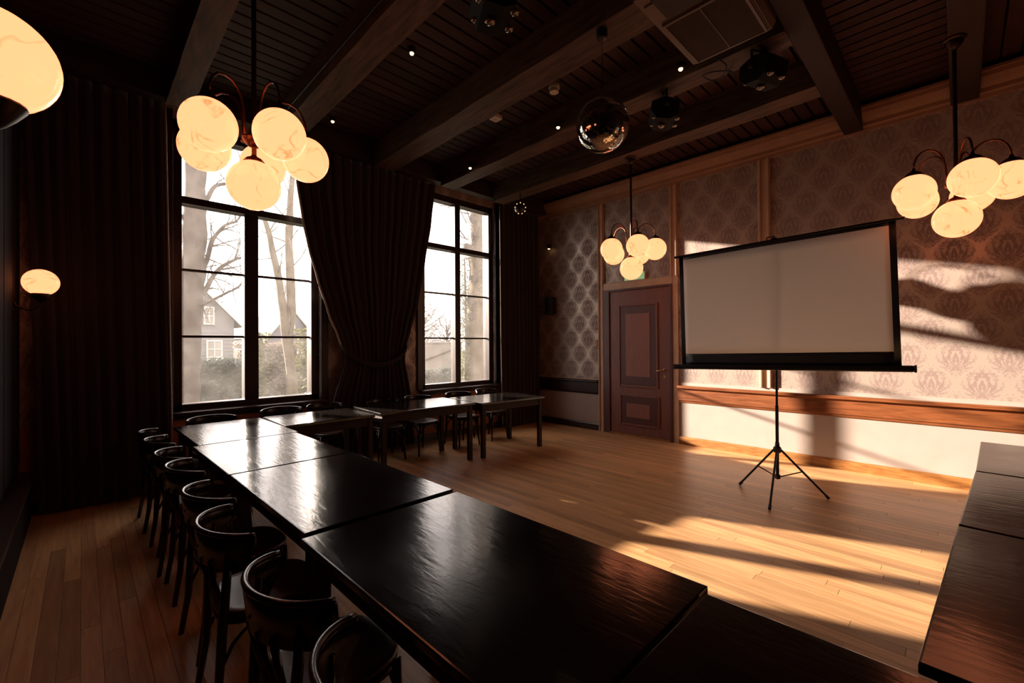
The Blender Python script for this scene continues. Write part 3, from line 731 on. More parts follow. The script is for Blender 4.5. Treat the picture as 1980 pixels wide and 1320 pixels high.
# ------------------------------------------------------------------ chandeliers
def make_chandelier():
    c = empty('globe_chandelier')
    # origin at ceiling point; z measured down
    MB().lathe([(0.012, -0.09), (0.03, -0.075), (0.055, -0.045), (0.06, -0.02), (0.075, -0.012), (0.075, 0.0)], 20).build('ceiling_rose', 'dark_bronze', c, 'auto')
    MB().lathe([(0.014, -1.16), (0.014, -0.08)], 12).build('rod', 'dark_bronze', c, 'auto')
    hub = MB().lathe([(0.012, -1.235), (0.035, -1.225), (0.062, -1.20), (0.066, -1.185), (0.04, -1.165), (0.024, -1.13), (0.02, -1.10)], 20).build('hub', 'bronze', c, 'auto')
    MB().lathe([(0.014, -1.325), (0.014, -1.225)], 12).build('stem', 'bronze', c, 'auto')
    rg = 0.30
    cap_prof = [(0.062, 0.0), (0.060, 0.012), (0.045, 0.030), (0.022, 0.042), (0.012, 0.056), (0.010, 0.070)]
    def globe(x, y, z, r):
        g = MB().sphere((0, 0, 0), r, 36, 22).build('globe', 'marbled_glass', c, True, (x, y, z))
        MB().lathe(cap_prof, 20, (0, 0, r * 0.90)).build('cap', 'bronze' if x == 0 else 'dark_bronze', g, 'auto')
    globe(0, 0, -1.47, 0.150)
    for k in range(5):
        a = 2 * PI * k / 5; ca, sa = math.cos(a), math.sin(a)
        pr = [(0.055, -1.19), (0.066, -1.17), (0.070, -1.10), (0.074, -1.03), (0.088, -0.97), (0.115, -0.925), (0.155, -0.898), (0.20, -0.892), (0.245, -0.91), (0.278, -0.95), (0.296, -1.00), (0.30, -1.06)]
        MB().tube([(ca * r_, sa * r_, z) for r_, z in pr], 0.0075, 8).build('arm', 'bronze', c, True)
        MB().sphere((ca * 0.067, sa * 0.067, -1.19), 0.014, 10, 8).build('finial', 'bronze', c, True)
        globe(ca * rg, sa * rg, -1.235, 0.142)
    return c
ch0 = make_chandelier()
CH = [(0.762, 3.067, 65.64, 'bronze chandelier with marbled globes hanging before the window with the house'),
      (5.203, 3.043, 9.65, 'bronze chandelier with marbled globes hanging before the brown panelled door'),
      (5.088, 0.013, 53.43, 'bronze chandelier with marbled globes hanging by the papered wall beyond the screen')]
for i, (x, y, a, lab) in enumerate(CH):
    c = ch0 if i == 0 else copy_tree(ch0)
    c.location = (x, y, 4.0); c.rotation_euler = (0, 0, R(a))
    tag(c, lab, 'chandelier', 'globe chandeliers')

# wall sconces on the left wall
def make_sconce(x, y, z, r, label):
    s = tag(empty('globe_sconce', (x, y, z)), label, 'lamp')
    MB().sphere((0, 0, 0), r, 36, 22, 0.96).build('globe', 'marbled_glass', s, True)
    MB().lathe([(0.012, -r - 0.05), (0.03, -r - 0.035), (0.05, -r - 0.012), (r * 0.52, -r * 0.86), (r * 0.50, -r * 0.80)], 20).build('cup', 'dark_bronze', s, 'auto')
    dx = XL - x
    MB().tube([(0, 0, -r - 0.045), (0.0, 0, -r - 0.08), (dx * 0.4, 0, -r - 0.12), (dx * 0.8, 0, -r - 0.09), (dx + 0.02, 0, -r - 0.06)], 0.008, 8).build('arm', 'dark_bronze', s, True)
    MB().cbox(dx + 0.0, dx + 0.02, -0.035, 0.035, -r - 0.13, -r + 0.0, 0.005).build('back_plate', 'dark_bronze', s)
make_sconce(-0.249, 5.30, 2.067, 0.112, 'small oval-looking globe wall lamp in front of the dark closed curtain')
make_sconce(-0.178, 1.80, 2.30, 0.138, 'large marbled globe wall lamp with dark cup, high on the panelled wall')

# ------------------------------------------------------------------ curtains
def interp(tab, z):
    tab = sorted(tab)
    if z <= tab[0][0]: return tab[0][1]
    for (a, va), (b, vb) in zip(tab, tab[1:]):
        if z <= b:
            t = (z - a) / (b - a); t = t * t * (3 - 2 * t) * 0.35 + t * 0.65
            return va + (vb - va) * t
    return tab[-1][1]
def curtain(name, label, L_tab, R_tab, z0, z1, y0, nf, amp, seed, nu=170, nv=60):
    c = tag(empty(name, ((interp(L_tab, z0) + interp(R_tab, z0)) / 2, y0, z0)), label, 'curtain')
    ox, oz = c.location.x, z0
    def fn(u, v):
        z = z0 + (z1 - z0) * v
        xl, xr = interp(L_tab, z), interp(R_tab, z)
        wfull = 2.1
        ph = u * nf * 2 * PI + 1.1 * math.sin(u * 9 + seed)
        tight = min(1.0, (xr - xl) / wfull + 0.25)
        f = math.sin(ph) + 0.35 * math.sin(ph * 2.3 + seed + z * 0.4)
        a = amp * (0.75 + 0.5 * noise.noise(Vector((u * 7, z * 0.5, seed))))
        y = a * f * (0.7 + 0.5 * (1 - tight))
        x = xl + (xr - xl) * u + 0.012 * math.cos(ph) * (1 if 0.02 < u < 0.98 else 0)
        return (x - ox, y, z - oz)
    o = MB().grid(fn, nu, nv).build('drape', 'curtain_velvet', c, True)
    solidify(o, 0.006)
    return c
mid = curtain('tied_curtain', 'heavy dark curtain between the windows, gathered in by a drooping band',
              [(0.03, 2.30), (0.76, 2.36), (1.30, 2.53), (1.49, 2.51), (1.65, 2.46), (1.96, 2.33), (2.41, 2.19), (2.80, 2.08), (3.14, 2.01), (3.63, 1.94), (4.09, 1.90)],
              [(0.03, 3.62), (0.73, 3.57), (1.30, 3.46), (1.51, 3.48), (1.74, 3.56), (2.20, 3.70), (2.82, 3.82), (3.46, 3.94), (4.09, 4.02)], 0.03, 4.09, 5.85, 15, 0.030, 1.0)
# tie band
pts = [(2.47, 5.84, 1.53), (2.50, 5.79, 1.49), (2.60, 5.765, 1.39), (2.74, 5.76, 1.305), (2.90, 5.755, 1.255), (3.06, 5.755, 1.25), (3.22, 5.76, 1.295), (3.36, 5.765, 1.37), (3.46, 5.79, 1.46), (3.50, 5.84, 1.53)]
vs = []; fs = []
for i, p in enumerate(pts):
    for k in range(8):
        t = 2 * PI * k / 8
        vs.append((p[0] - mid.location.x, p[1] - mid.location.y + 0.014 * math.cos(t), p[2] - mid.location.z + 0.036 * math.sin(t)))
for i in range(len(pts) - 1):
    for k in range(8): fs.append((i * 8 + k, i * 8 + (k + 1) % 8, (i + 1) * 8 + (k + 1) % 8, (i + 1) * 8 + k))
fs.append(tuple(range(8))); fs.append(tuple(range(len(pts) * 8 - 1, len(pts) * 8 - 9, -1)))
tb = MB().add(vs, fs).build('tie_band', 'curtain_velvet', mid, True)
md = tb.modifiers.new('round', 'SUBSURF'); md.levels = 1; md.render_levels = 2
# hem on the window side, paled to carry the sky's rim light
hem = MB()
hem.tube([(interp([(1.49, 2.51), (1.65, 2.46), (1.96, 2.33), (2.41, 2.19), (2.80, 2.08), (3.14, 2.01), (3.63, 1.94), (4.09, 1.90)], z) - 0.006 - mid.location.x, 0.0, z - mid.location.z) for z in [1.5 + 0.1 * i for i in range(26)]], 0.014, 8)
hem.build('hem', 'rim_lit_lining', mid, True)
cl = curtain('closed_curtain', 'heavy dark closed curtain filling the corner beside the small wall lamp',
        [(0.03, XL + 0.13), (4.09, XL + 0.04)], [(0.03, 0.655), (0.66, 0.66), (3.88, 0.612), (4.09, 0.61)], 0.03, 4.09, 5.84, 9, 0.030, 4.0, 120, 30)
MB().tube([(0.665 - cl.location.x, 0.0, 0.05), (0.672 - cl.location.x, 0.0, 0.63), (0.624 - cl.location.x, 0.0, 3.85), (0.62 - cl.location.x, 0, 4.05)], 0.008, 6).build('hem', 'rim_lit_lining', cl, True)
cr = curtain('corner_curtain', 'heavy dark curtain hanging in the corner by the second window',
        [(0.03, 5.47), (1.6, 5.445), (4.09, 5.43)], [(0.03, 6.44), (1.6, 6.46), (4.09, 6.44)], 0.03, 4.09, 5.84, 9, 0.028, 7.0, 120, 30)
MB().tube([(5.46 - cr.location.x, 0.0, 0.05), (5.432 - cr.location.x, 0.0, 1.57), (5.42 - cr.location.x, 0.0, 4.02)], 0.008, 6).build('hem', 'rim_lit_lining', cr, True)
rod = tag(empty('curtain_rod', (0, 5.86, 4.125)), 'long thin brass curtain rod above the windows', 'curtain rod')
MB().tube([(XL + 0.05, 0, 0), (1.5, 0, 0), (3.2, 0, 0), (5.4, 0, 0), (6.42, 0, 0)], 0.012, 10).build('rod', 'brass', rod, True)
ring_me = MB().lathe([(0.013, -0.006), (0.024, -0.006), (0.024, 0.006), (0.013, 0.006)], 12).xform(Matrix.Rotation(PI / 2, 4, 'Y')).mesh('ring', 'dark_bronze', True)
for x in [1.95 + 0.147 * k for k in range(15)] + [XL + 0.12 + 0.12 * k for k in range(9)] + [5.47 + 0.12 * k for k in range(8)]:
    inst('ring', ring_me, rod, (x, 0, -0.008))
for x in (XL + 0.06, 2.0, 3.75, 6.40):
    MB().tube([(x, 0, 0), (x, 0.14, 0)], 0.008, 6).build('bracket', 'dark_bronze', rod)

# ------------------------------------------------------------------ projector screen on tripod
ps = tag(empty('projector_screen', (4.95, 1.30, 0)), 'white projector screen with black border on a tripod before the papered wall', 'projector screen')
tilt = Matrix.Translation((0, 0, 1.31)) @ Matrix.Rotation(R(-1.25), 4, 'X')
fab = MB()
def fabfn(u, v):
    y = -0.905 + 1.81 * u; z = 0.118 + 1.085 * v
    return (0.006 * math.sin(u * 7 + 0.6) * (0.4 + v * 0.6), y + 0.0, z)
fab.grid(fabfn, 40, 12).xform(tilt)
fo = fab.build('fabric', 'screen_fabric', ps, True); solidify(fo, 0.0015)
for (y0, y1, z0, z1, nm) in ((-0.952, -0.905, 0.0, 1.235, 'side_border'), (0.905, 0.952, 0.0, 1.235, 'side_border'), (-0.905, 0.905, 0.0, 0.118, 'bottom_border'), (-0.905, 0.905, 1.203, 1.235, 'top_border')):
    def bf(u, v, y0=y0, y1=y1, z0=z0, z1=z1):
        yy = y0 + (y1 - y0) * u; zz = z0 + (z1 - z0) * v; uu = (yy + 0.905) / 1.81; vv = (zz - 0.118) / 1.085
        return (0.006 * math.sin(uu * 7 + 0.6) * (0.4 + vv * 0.6), yy, zz)
    o = MB().grid(bf, 20, 4).xform(tilt).build(nm, 'black_plastic', ps, True); solidify(o, 0.002)
cs = MB().cbox(-0.035, 0.04, -1.03, 1.03, -0.055, 0.0, 0.014).xform(tilt)
case = cs.build('case', 'black_metal', ps)
MB().cbox(-0.037, 0.042, -1.045, -1.03, -0.058, 0.003, 0.005).xform(tilt).build('end_cap', 'black_plastic', case)
MB().cbox(-0.037, 0.042, 1.03, 1.045, -0.058, 0.003, 0.005).xform(tilt).build('end_cap', 'black_plastic', case)
MB().tube([tilt @ Vector((0, -1.01, 1.245)), tilt @ Vector((0, 1.0, 1.245))], 0.014, 10).build('top_bar', 'black_metal', ps, 'auto')
hk = MB().tube([tilt @ Vector((0.0, -0.04, 1.25)), tilt @ Vector((0.0, -0.03, 1.285)), tilt @ Vector((0.0, 0.03, 1.285)), tilt @ Vector((0.0, 0.04, 1.25))], 0.007, 6)
hk.build('hanging_handle', 'black_metal', ps, True)
MB().tube([(0.05, 0, 0.16), (0.05, 0, 0.9)], 0.015, 10).build('pole', 'black_metal', ps, 'auto')
MB().tube([(0.05, 0, 0.85), (0.05, 0, 2.58)], 0.011, 10).build('inner_pole', 'black_metal', ps, 'auto')
MB().cbox(0.0, 0.065, -0.025, 0.025, 2.55, 2.585, 0.004).build('hook_bracket', 'black_metal', ps)
MB().lathe([(0.016, 0.42), (0.034, 0.43), (0.036, 0.475), (0.022, 0.49), (0.018, 0.53)], 14, (0.05, 0, 0)).build('hub', 'black_plastic', ps, 'auto')
MB().lathe([(0.016, 0.16), (0.026, 0.17), (0.026, 0.20), (0.016, 0.21)], 14, (0.05, 0, 0)).build('lower_collar', 'black_plastic', ps, 'auto')
feet = [(5.066, 1.682), (4.503, 1.239), (5.204, 0.911)]
for fx, fy in feet:
    e = Vector((fx - 4.95, fy - 1.30, 0.008)); s = Vector((0.05, 0, 0.455)); dd = (e - s); s2 = s + Vector((dd.x, dd.y, 0)).normalized() * 0.03
    lg = MB().tube([s2, e], 0.0105, 8).build('leg', 'black_metal', ps, 'auto')
    k = dd.normalized()
    MB().tube([e - k * 0.04, e], 0.0145, 8).build('rubber_foot', 'black_plastic', lg)
    mid_ = s2 + (e - s2) * 0.46
    MB().tube([mid_, (0.05 + (mid_.x - 0.05) * 0.12, mid_.y * 0.12, 0.185)], 0.006, 6).build('brace', 'black_metal', ps)

# ------------------------------------------------------------------ disco ball
db = tag(empty('mirror_ball', (2.92, 1.950, 4.0)), 'round mirror ball hanging on a thin wire from the beam', 'disco ball')
RB = 0.205
m = MB(); rows = 46
for i in range(rows):
    a0 = PI * (i + 0.06) / rows; a1 = PI * (i + 0.94) / rows; am = (a0 + a1) / 2
    n = max(4, int(2 * PI * RB * math.sin(am) / (PI * RB / rows)))
    for k in range(n):
        b0 = 2 * PI * (k + 0.05) / n; b1 = 2 * PI * (k + 0.95) / n; bm_ = (b0 + b1) / 2
        jit = 1 + rng.uniform(-0.0015, 0.0015)
        P = []
        for (a, b) in ((a0, b0), (a1, b0), (a1, b1), (a0, b1)):
            P.append(Vector((math.sin(a) * math.cos(b), math.sin(a) * math.sin(b), math.cos(a))) * RB)
        cN = Vector((math.sin(am) * math.cos(bm_), math.sin(am) * math.sin(bm_), math.cos(am)))
        t_ = Vector((rng.uniform(-1, 1), rng.uniform(-1, 1), rng.uniform(-1, 1))) * 0.012
        P = [p + cN * (p.dot(t_)) * 0.3 for p in P]
        m.add([(p.x, p.y, p.z - 0.755) for p in P], [(0, 1, 2, 3)])
tag(m.build('mirror_tiles', 'mirror_tile', db), kind='stuff')
MB().sphere((0, 0, -0.755), RB * 0.985, 32, 20).build('core', 'black_plastic', db, True)
MB().lathe([(0.02, -0.56), (0.02, -0.525), (0.008, -0.51), (0.004, -0.50)], 12).build('neck', 'steel', db, 'auto')
MB().tube([(0, 0, -0.50), (0, 0, -0.06)], 0.0022, 5).build('wire', 'black_metal', db)
MB().lathe([(0.015, -0.075), (0.035, -0.07), (0.045, -0.05), (0.045, -0.005), (0.05, 0.0)], 14).build('motor', 'black_plastic', db, 'auto')

# ------------------------------------------------------------------ air conditioner under the ceiling
ac = tag(empty('air_conditioner', (3.25, 1.28, 4.30)), 'boxy ceiling air conditioner with a long slatted grille', 'air conditioner')
bd = MB(); bd.prism([(-0.30, -0.38), (0.30, -0.38), (0.345, -0.30), (0.345, 0.0), (-0.325, 0.0), (-0.325, -0.34)], 0, -0.50, 0.50)
bd.build('body', 'ac_plastic', ac)
MB().cbox(-0.40, 0.49, -0.29, 0.27, -0.392, -0.38, 0.004).build('bottom_plate', 'ac_plastic', ac)
g = MB()
for (a, b, c_, e_) in ((-0.16, 0.46, -0.285, -0.265), (-0.16, 0.46, 0.235, 0.255), (-0.16, -0.14, -0.265, 0.235), (0.44, 0.46, -0.265, 0.235), (-0.14, 0.44, -0.02, -0.012)):
    g.cbox(a, b, c_, e_, -0.412, -0.392, 0.003)
gr = g.build('grille_frame', 'ac_plastic', ac)
MB().box(-0.14, 0.44, -0.265, 0.235, -0.394, -0.3925).build('filter', 'ac_dark', ac)
fin = MB().box(-0.0014, 0.0014, -0.262, 0.232, -0.408, -0.395).mesh('fin', 'ac_fin')
for k in range(38):
    inst('fin', fin, gr, (-0.132 + k * 0.0152, 0, 0))
MB().cbox(-0.44, -0.20, -0.20, 0.20, -0.40, -0.385, 0.006).build('outlet_flap', 'ac_dark', ac)
MB().cbox(-0.502, -0.498, -0.2, 0.2, -0.28, -0.12, 0.001).build('side_vent', 'ac_dark', ac)
for k in range(6):
    MB().cbox(-0.506, -0.500, -0.19, 0.19, -0.27 + k * 0.025, -0.262 + k * 0.025, 0.001).build('louvre', 'ac_plastic', ac)

# cables beside the air conditioner
def cable(name, pts, r, label):
    pts = [Vector(p) for p in pts]
    out = []
    for i in range(len(pts) - 1):
        p0, p1, p2, p3 = pts[max(i - 1, 0)], pts[i], pts[i + 1], pts[min(i + 2, len(pts) - 1)]
        for s in range(8):
            t = s / 8
            out.append(0.5 * ((2 * p1) + (-p0 + p2) * t + (2 * p0 - 5 * p1 + 4 * p2 - p3) * t * t + (-p0 + 3 * p1 - 3 * p2 + p3) * t ** 3))
    out.append(pts[-1])
    o = MB().tube(out, r, 6).build(name, 'black_plastic', None, True)
    return tag(o, label, 'cable')
cable('looped_cable', [(3.90, 1.45, 3.99), (4.00, 1.40, 3.94), (4.10, 1.48, 3.92), (4.14, 1.58, 3.95), (4.05, 1.62, 3.97), (3.98, 1.52, 3.93), (4.06, 1.42, 3.93), (4.16, 1.40, 3.95), (4.20, 1.46, 3.99)], 0.006, 'black looped cable beside the ceiling air conditioner')
cable('beam_conduit', [(1.588, 1.2, 4.10), (1.588, 2.4, 4.098), (1.588, 3.6, 4.101), (1.588, 5.5, 4.10)], 0.009, 'thin black conduit along the side of a ceiling beam')

# effect lights
def effect_light(loc, rz, label, top):
    e = tag(empty('stage_effect_light', loc, rz), label, 'stage light', 'black stage lights under the ceiling')
    m = MB(); m.prism([(-0.13, 0.05), (-0.10, -0.09), (-0.03, -0.12), (0.09, -0.10), (0.14, -0.02), (0.13, 0.07), (0.0, 0.10)], 0, -0.13, 0.13)
    b_ = m.build('housing', 'black_matte', e)
    m = MB()
    for (x, y, z, r) in ((-0.07, -0.105, -0.095, 0.030), (0.07, -0.105, -0.095, 0.030), (0.0, 0.03, -0.122, 0.034), (0.08, 0.11, -0.07, 0.022), (-0.08, 0.11, -0.07, 0.022)):
        MB().sphere((x, y, z), r, 14, 8, 0.6).build('lens', 'lens_glass', b_, True)
    MB().tube([(-0.15, 0, 0.0), (-0.15, 0, top - 0.03), (0.0, 0, top), (0.15, 0, top - 0.03), (0.15, 0, 0.0)], 0.011, 6).build('yoke', 'black_metal', e)
    MB().cbox(-0.03, 0.03, -0.02, 0.02, top - 0.02, top + 0.0, 0.004).build('clamp', 'black_metal', e)
    for s in (-1, 1):
        kn = MB().lathe([(0.018, 0), (0.02, 0.02), (0.014, 0.03)], 10).xform(Matrix.Translation((s * 0.15, 0, 0)) @ Matrix.Rotation(s * PI / 2, 4, 'Y'))
        kn.build('knob', 'black_plastic', e, 'auto')
effect_light((4.10, 2.02, 3.80), R(35), 'black stage light hanging from a beam beside the mirror ball', 0.19)
effect_light((4.12, 1.14, 3.83), R(-20), 'black multi-lens stage light beside the air conditioner cables', 0.165)
effect_light((1.78, 1.95, 3.60), R(60), 'black stage light on a long bracket, half hidden in the dark', 0.395)

# dark ball lamp with a ring of tiny lights
sb = tag(empty('pinspot_ball', (5.10, 5.0, 4.06)), 'small dark ball with a ring of glowing pin lights near the corner', 'stage light')
MB().sphere((0, 0, -0.31), 0.095, 20, 12).build('ball', 'black_plastic', sb, True)
MB().tube([(0, 0, -0.22), (0, 0, 0.24)], 0.008, 6).build('stem', 'black_metal', sb)
to_cam = (Vector((0, 0, 1.53)) - Vector((5.10, 5.0, 3.75))).normalized()
ax1 = to_cam.orthogonal().normalized(); ax2 = to_cam.cross(ax1)
for k in range(9):
    t = 2 * PI * k / 9
    p = (to_cam * 0.45 + (ax1 * math.cos(t) + ax2 * math.sin(t)) * 0.89) * 0.097
    MB().sphere((p.x, p.y, p.z - 0.31), 0.009, 8, 6).build('pin_light', 'lens_glow', sb, True)

# small ceiling spots
def spot(x, y, z, label):
    s = tag(empty('ceiling_spot', (x, y, z)), label, 'spotlight', 'small ceiling spots')
    MB().lathe([(0.022, -0.05), (0.030, -0.05), (0.034, 0.0), (0.012, 0.0)], 14).build('housing', 'dark_bronze', s, 'auto')
    MB().sphere((0, 0, -0.05), 0.019, 14, 10).build('bulb', 'bulb_glow', s, True)
    if z < 4.2: MB().tube([(0, 0, -0.01), (0.03, 0, 0.03), (0.112, 0, 0.04)], 0.008, 6).build('side_bracket', 'dark_bronze', s, True)
for x, y, z, lab in ((2.19, 3.55, 4.30, 'tiny lit ceiling spot between the first two beams'), (2.165, 5.30, 4.30, 'tiny lit ceiling spot close to the window wall above the tied curtain'),
                (3.886, 3.196, 4.06, 'tiny lit ceiling spot beside the mirror ball'), (3.883, 4.787, 4.06, 'tiny lit ceiling spot above the second window'),
                (3.862, 1.745, 4.06, 'tiny lit ceiling spot at the corner of the air conditioner')):
    spot(x, y, z, lab)
sd = tag(empty('smoke_detector', (3.61, 3.02, 4.30)), 'round white smoke detector on the dark boards', 'smoke detector')
MB().lathe([(0.045, -0.075), (0.05, -0.07), (0.05, -0.035)], 20).build('sensor', 'white_plastic', sd, 'auto')
MB().lathe([(0.058, -0.035), (0.062, -0.02), (0.06, 0.0)], 20).build('base', 'white_plastic', sd, 'auto')
sq = tag(empty('square_detector', (3.57, 3.91, 4.30)), 'square white box on the dark ceiling boards', 'ceiling box')
MB().cbox(-0.06, 0.06, -0.06, 0.06, -0.045, 0, 0.005).build('case', 'white_plastic', sq)
MB().lathe([(0.006, -0.048), (0.006, -0.044)], 8).build('button', 'dark_bronze', sq)

# things on the right wall
es = tag(empty('exit_sign', (XR - 0.02, 3.745, 2.64)), 'green and white emergency exit sign over the door', 'exit sign')
MB().cbox(-0.025, 0.02, -0.19, 0.19, -0.065, 0.065, 0.004).build('case', 'white_plastic', es)
MB().box(-0.0275, -0.0255, -0.18, 0.18, -0.058, 0.058).build('face', 'sign_glow', es)
ar = MB().prism([(0.10, -0.012), (0.02, -0.012), (0.02, -0.04), (-0.05, 0.0), (0.02, 0.04), (0.02, 0.012), (0.10, 0.012)], 0, -0.0290, -0.0276)
ar.build('arrow', 'white_plastic', es)
sw = tag(empty('light_switch', (XR, 4.55, 1.55)), 'small pale light switch on the wallpaper beside the door', 'light switch')
MB().cbox(-0.012, 0, -0.04, 0.04, -0.06, 0.06, 0.003).build('plate', 'trim_paint', sw)
MB().cbox(-0.018, -0.01, -0.02, 0.02, -0.03, 0.03, 0.003).build('rocker', 'trim_paint', sw)
sp = tag(empty('wall_speaker', (XR, 5.53, 2.27)), 'small black loudspeaker on the wall beside the corner curtain', 'speaker')
MB().cbox(-0.15, -0.01, -0.09, 0.09, -0.16, 0.16, 0.008).build('cabinet', 'black_plastic', sp)
MB().lathe([(0.06, 0), (0.055, 0.006), (0.02, 0.003)], 18).xform(Matrix.Translation((-0.15, 0, -0.05)) @ Matrix.Rotation(-PI / 2, 4, 'Y')).build('woofer', 'black_metal', sp, True)
MB().cbox(-0.02, 0.0, -0.03, 0.03, -0.05, 0.05, 0.003).build('bracket', 'black_metal', sp)
rs = tag(empty('wall_spot', (XR - 0.02, 5.56, 3.40)), 'tiny lit wall spot above the small black loudspeaker', 'spotlight')
MB().lathe([(0.03, 0), (0.035, 0.05), (0.02, 0.09)], 14).build('shade', 'black_metal', rs, 'auto', (-0.06, 0, -0.02))
MB().sphere((-0.06, 0, -0.02), 0.020, 12, 8, 0.6).build('bulb', 'bulb_glow', rs, True)
MB().tube([(-0.06, 0, 0.05), (0.02, 0, 0.06)], 0.006, 6).build('arm', 'black_metal', rs)

# ------------------------------------------------------------------ outdoors
GZ = -0.45
gr_ = tag(MB().box(-60, 90, 6.45, 120, GZ - 0.5, GZ).build('lawn', 'lawn_green'), 'winter lawn outside the windows', 'lawn', kind='structure')
def spline(pts, n=6):
    pts = [Vector(p) for p in pts]; out = []
    for i in range(len(pts) - 1):
        p0, p1, p2, p3 = pts[max(i - 1, 0)], pts[i], pts[i + 1], pts[min(i + 2, len(pts) - 1)]
        for s in range(n):
            t = s / n
            out.append(0.5 * ((2 * p1) + (-p0 + p2) * t + (2 * p0 - 5 * p1 + 4 * p2 - p3) * t * t + (-p0 + 3 * p1 - 3 * p2 + p3) * t ** 3))
    out.append(pts[-1]); return out
def twigs(mb, rg, start, d, length, rad, depth, spread=0.9, droop=0.0, n=5):
    p = Vector(start); d = Vector(d).normalized(); pts = [p.copy()]; rr = [rad]
    for i in range(n):
        d = (d + Vector((rg.uniform(-1, 1), rg.uniform(-1, 1), rg.uniform(-0.8, 1))) * 0.28 + Vector((0, 0, -droop))).normalized()
        p = p + d * length / n; pts.append(p.copy()); rr.append(rad * (1 - 0.75 * (i + 1) / n))
        if depth > 0 and i >= 1:
            for q in range(1 if rg.random() < 0.75 else 2):
                d2 = (d + Vector((rg.uniform(-1, 1), rg.uniform(-1, 1), rg.uniform(-0.7, 1))) * spread).normalized()
                twigs(mb, rg, p, d2, length * rg.uniform(0.45, 0.7), rr[-1] * 0.6, depth - 1, spread, droop, max(3, n - 1))
    mb.tube(pts, rr, 4, False)
def rough_trunk(pts, rads, seed, lump=0.08, n=12):
    sp_ = spline(pts, 6); k = len(sp_)
    rr = []
    for i in range(k):
        t = i / (k - 1) * (len(rads) - 1); a = int(min(t, len(rads) - 2)); rr.append(rads[a] + (rads[a + 1] - rads[a]) * (t - a))
    m = MB().tube(sp_, rr, n)
    for i, v in enumerate(m.v):
        c_ = sp_[min(i // n, k - 1)]; dv = Vector(v) - c_
        m.v[i] = tuple(c_ + dv * (1 + lump * 2.2 * noise.noise(Vector(v) * 2.6 + Vector((seed, 0, 0))) + lump * noise.noise(Vector(v) * 7)))
    return m
# big tree before window 1
rg = random.Random(11)
t1 = tag(empty('oak_tree', (1.23, 9.5, GZ)), 'thick grey tree trunk with crooked bare branches, close outside the first window', 'tree')
O = Vector((1.23, 9.5, GZ))
def loc(pts, y): return [Vector((x, y, z)) - O for x, z in pts]
rough_trunk(loc([(1.22, GZ - 0.1), (1.27, 0.63), (1.32, 1.71), (1.36, 2.53), (1.41, 3.27), (1.43, 4.2), (1.45, 5.3), (1.47, 6.6)], 9.5), [0.27, 0.225, 0.205, 0.195, 0.185, 0.165, 0.15, 0.13], 3.0).build('trunk', 'bark', t1, True)
for pts, r0 in (([(1.42, 2.80), (1.53, 2.92), (1.62, 3.12), (1.66, 3.41), (1.76, 3.61), (1.92, 3.81), (2.10, 3.90)], 0.055),
                ([(1.42, 2.35), (1.56, 2.52), (1.70, 2.80), (1.80, 2.97), (1.96, 3.10), (2.14, 3.21), (2.34, 3.24)], 0.05),
                ([(1.38, 2.22), (1.50, 2.27), (1.68, 2.37), (1.92, 2.53), (2.08, 2.64), (2.17, 2.82)], 0.035),
                ([(1.42, 4.0), (1.60, 4.2), (1.75, 4.5), (2.0, 4.6), (2.3, 4.9)], 0.05),
                ([(1.42, 3.5), (1.3, 3.7), (1.1, 4.0), (0.9, 4.1)], 0.045),
                ([(1.43, 4.7), (1.2, 4.9), (1.0, 5.3), (0.8, 5.4)], 0.045),
                ([(1.45, 5.2), (1.7, 5.5), (2.1, 5.7), (2.4, 6.1)], 0.05)):
    lp = loc(pts, 9.5)
    for i, q in enumerate(lp): q.y += 0.12 * math.sin(i * 1.7 + r0 * 90)
    sp_ = spline(lp, 4)
    MB().tube(sp_, [r0 * (1 - 0.65 * i / (len(sp_) - 1)) for i in range(len(sp_))], 7).build('branch', 'bark', t1, True)
    tw = MB()
    for i in range(5, len(sp_), 3):
        for q in range(3):
            twigs(tw, rg, sp_[i], (rg.uniform(-0.3, 1), rg.uniform(-1, 1), rg.uniform(-0.5, 1)), rg.uniform(0.35, 0.75), r0 * 0.24, 2, 0.9)
    tag(tw.build('twigs', 'twig', t1), kind='stuff')
# slim double-stemmed tree
t2 = tag(empty('slim_tree', (4.17, 13.0, GZ)), 'slim pale double-stemmed bare tree seen through the first window', 'tree')
O = Vector((4.17, 13.0, GZ))
A = loc([(4.18, GZ - 0.1), (4.16, 0.3), (4.11, 1.08), (4.01, 1.73), (3.90, 2.79), (3.81, 3.42), (3.68, 4.04), (3.58, 4.58), (3.40, 5.2), (3.2, 6.2)], 13.0)
B = loc([(4.09, 1.10), (4.08, 1.94), (4.14, 2.52), (4.11, 3.67), (4.08, 4.38), (4.10, 4.96), (4.13, 5.69), (4.22, 6.72), (4.27, 7.8)], 13.0)
rough_trunk(A, [0.17, 0.15, 0.13, 0.115, 0.10, 0.095, 0.085, 0.07, 0.05, 0.03], 5.0, 0.05, 9).build('trunk', 'bark_pale', t2, True)
rough_trunk(B, [0.11, 0.12, 0.13, 0.115, 0.105, 0.10, 0.08, 0.06, 0.04], 8.0, 0.05, 9).build('trunk', 'bark_pale', t2, True)
tw = MB()
for base in (A, B):
    for i in range(3, len(base)):
        for q in range(2):
            twigs(tw, rg, base[i], (rg.uniform(-1, 1), rg.uniform(-1, 1), rg.uniform(0.0, 1.4)), rg.uniform(0.8, 1.4), 0.018, 1, 0.7)
tag(tw.build('twigs', 'twig', t2), kind='stuff')
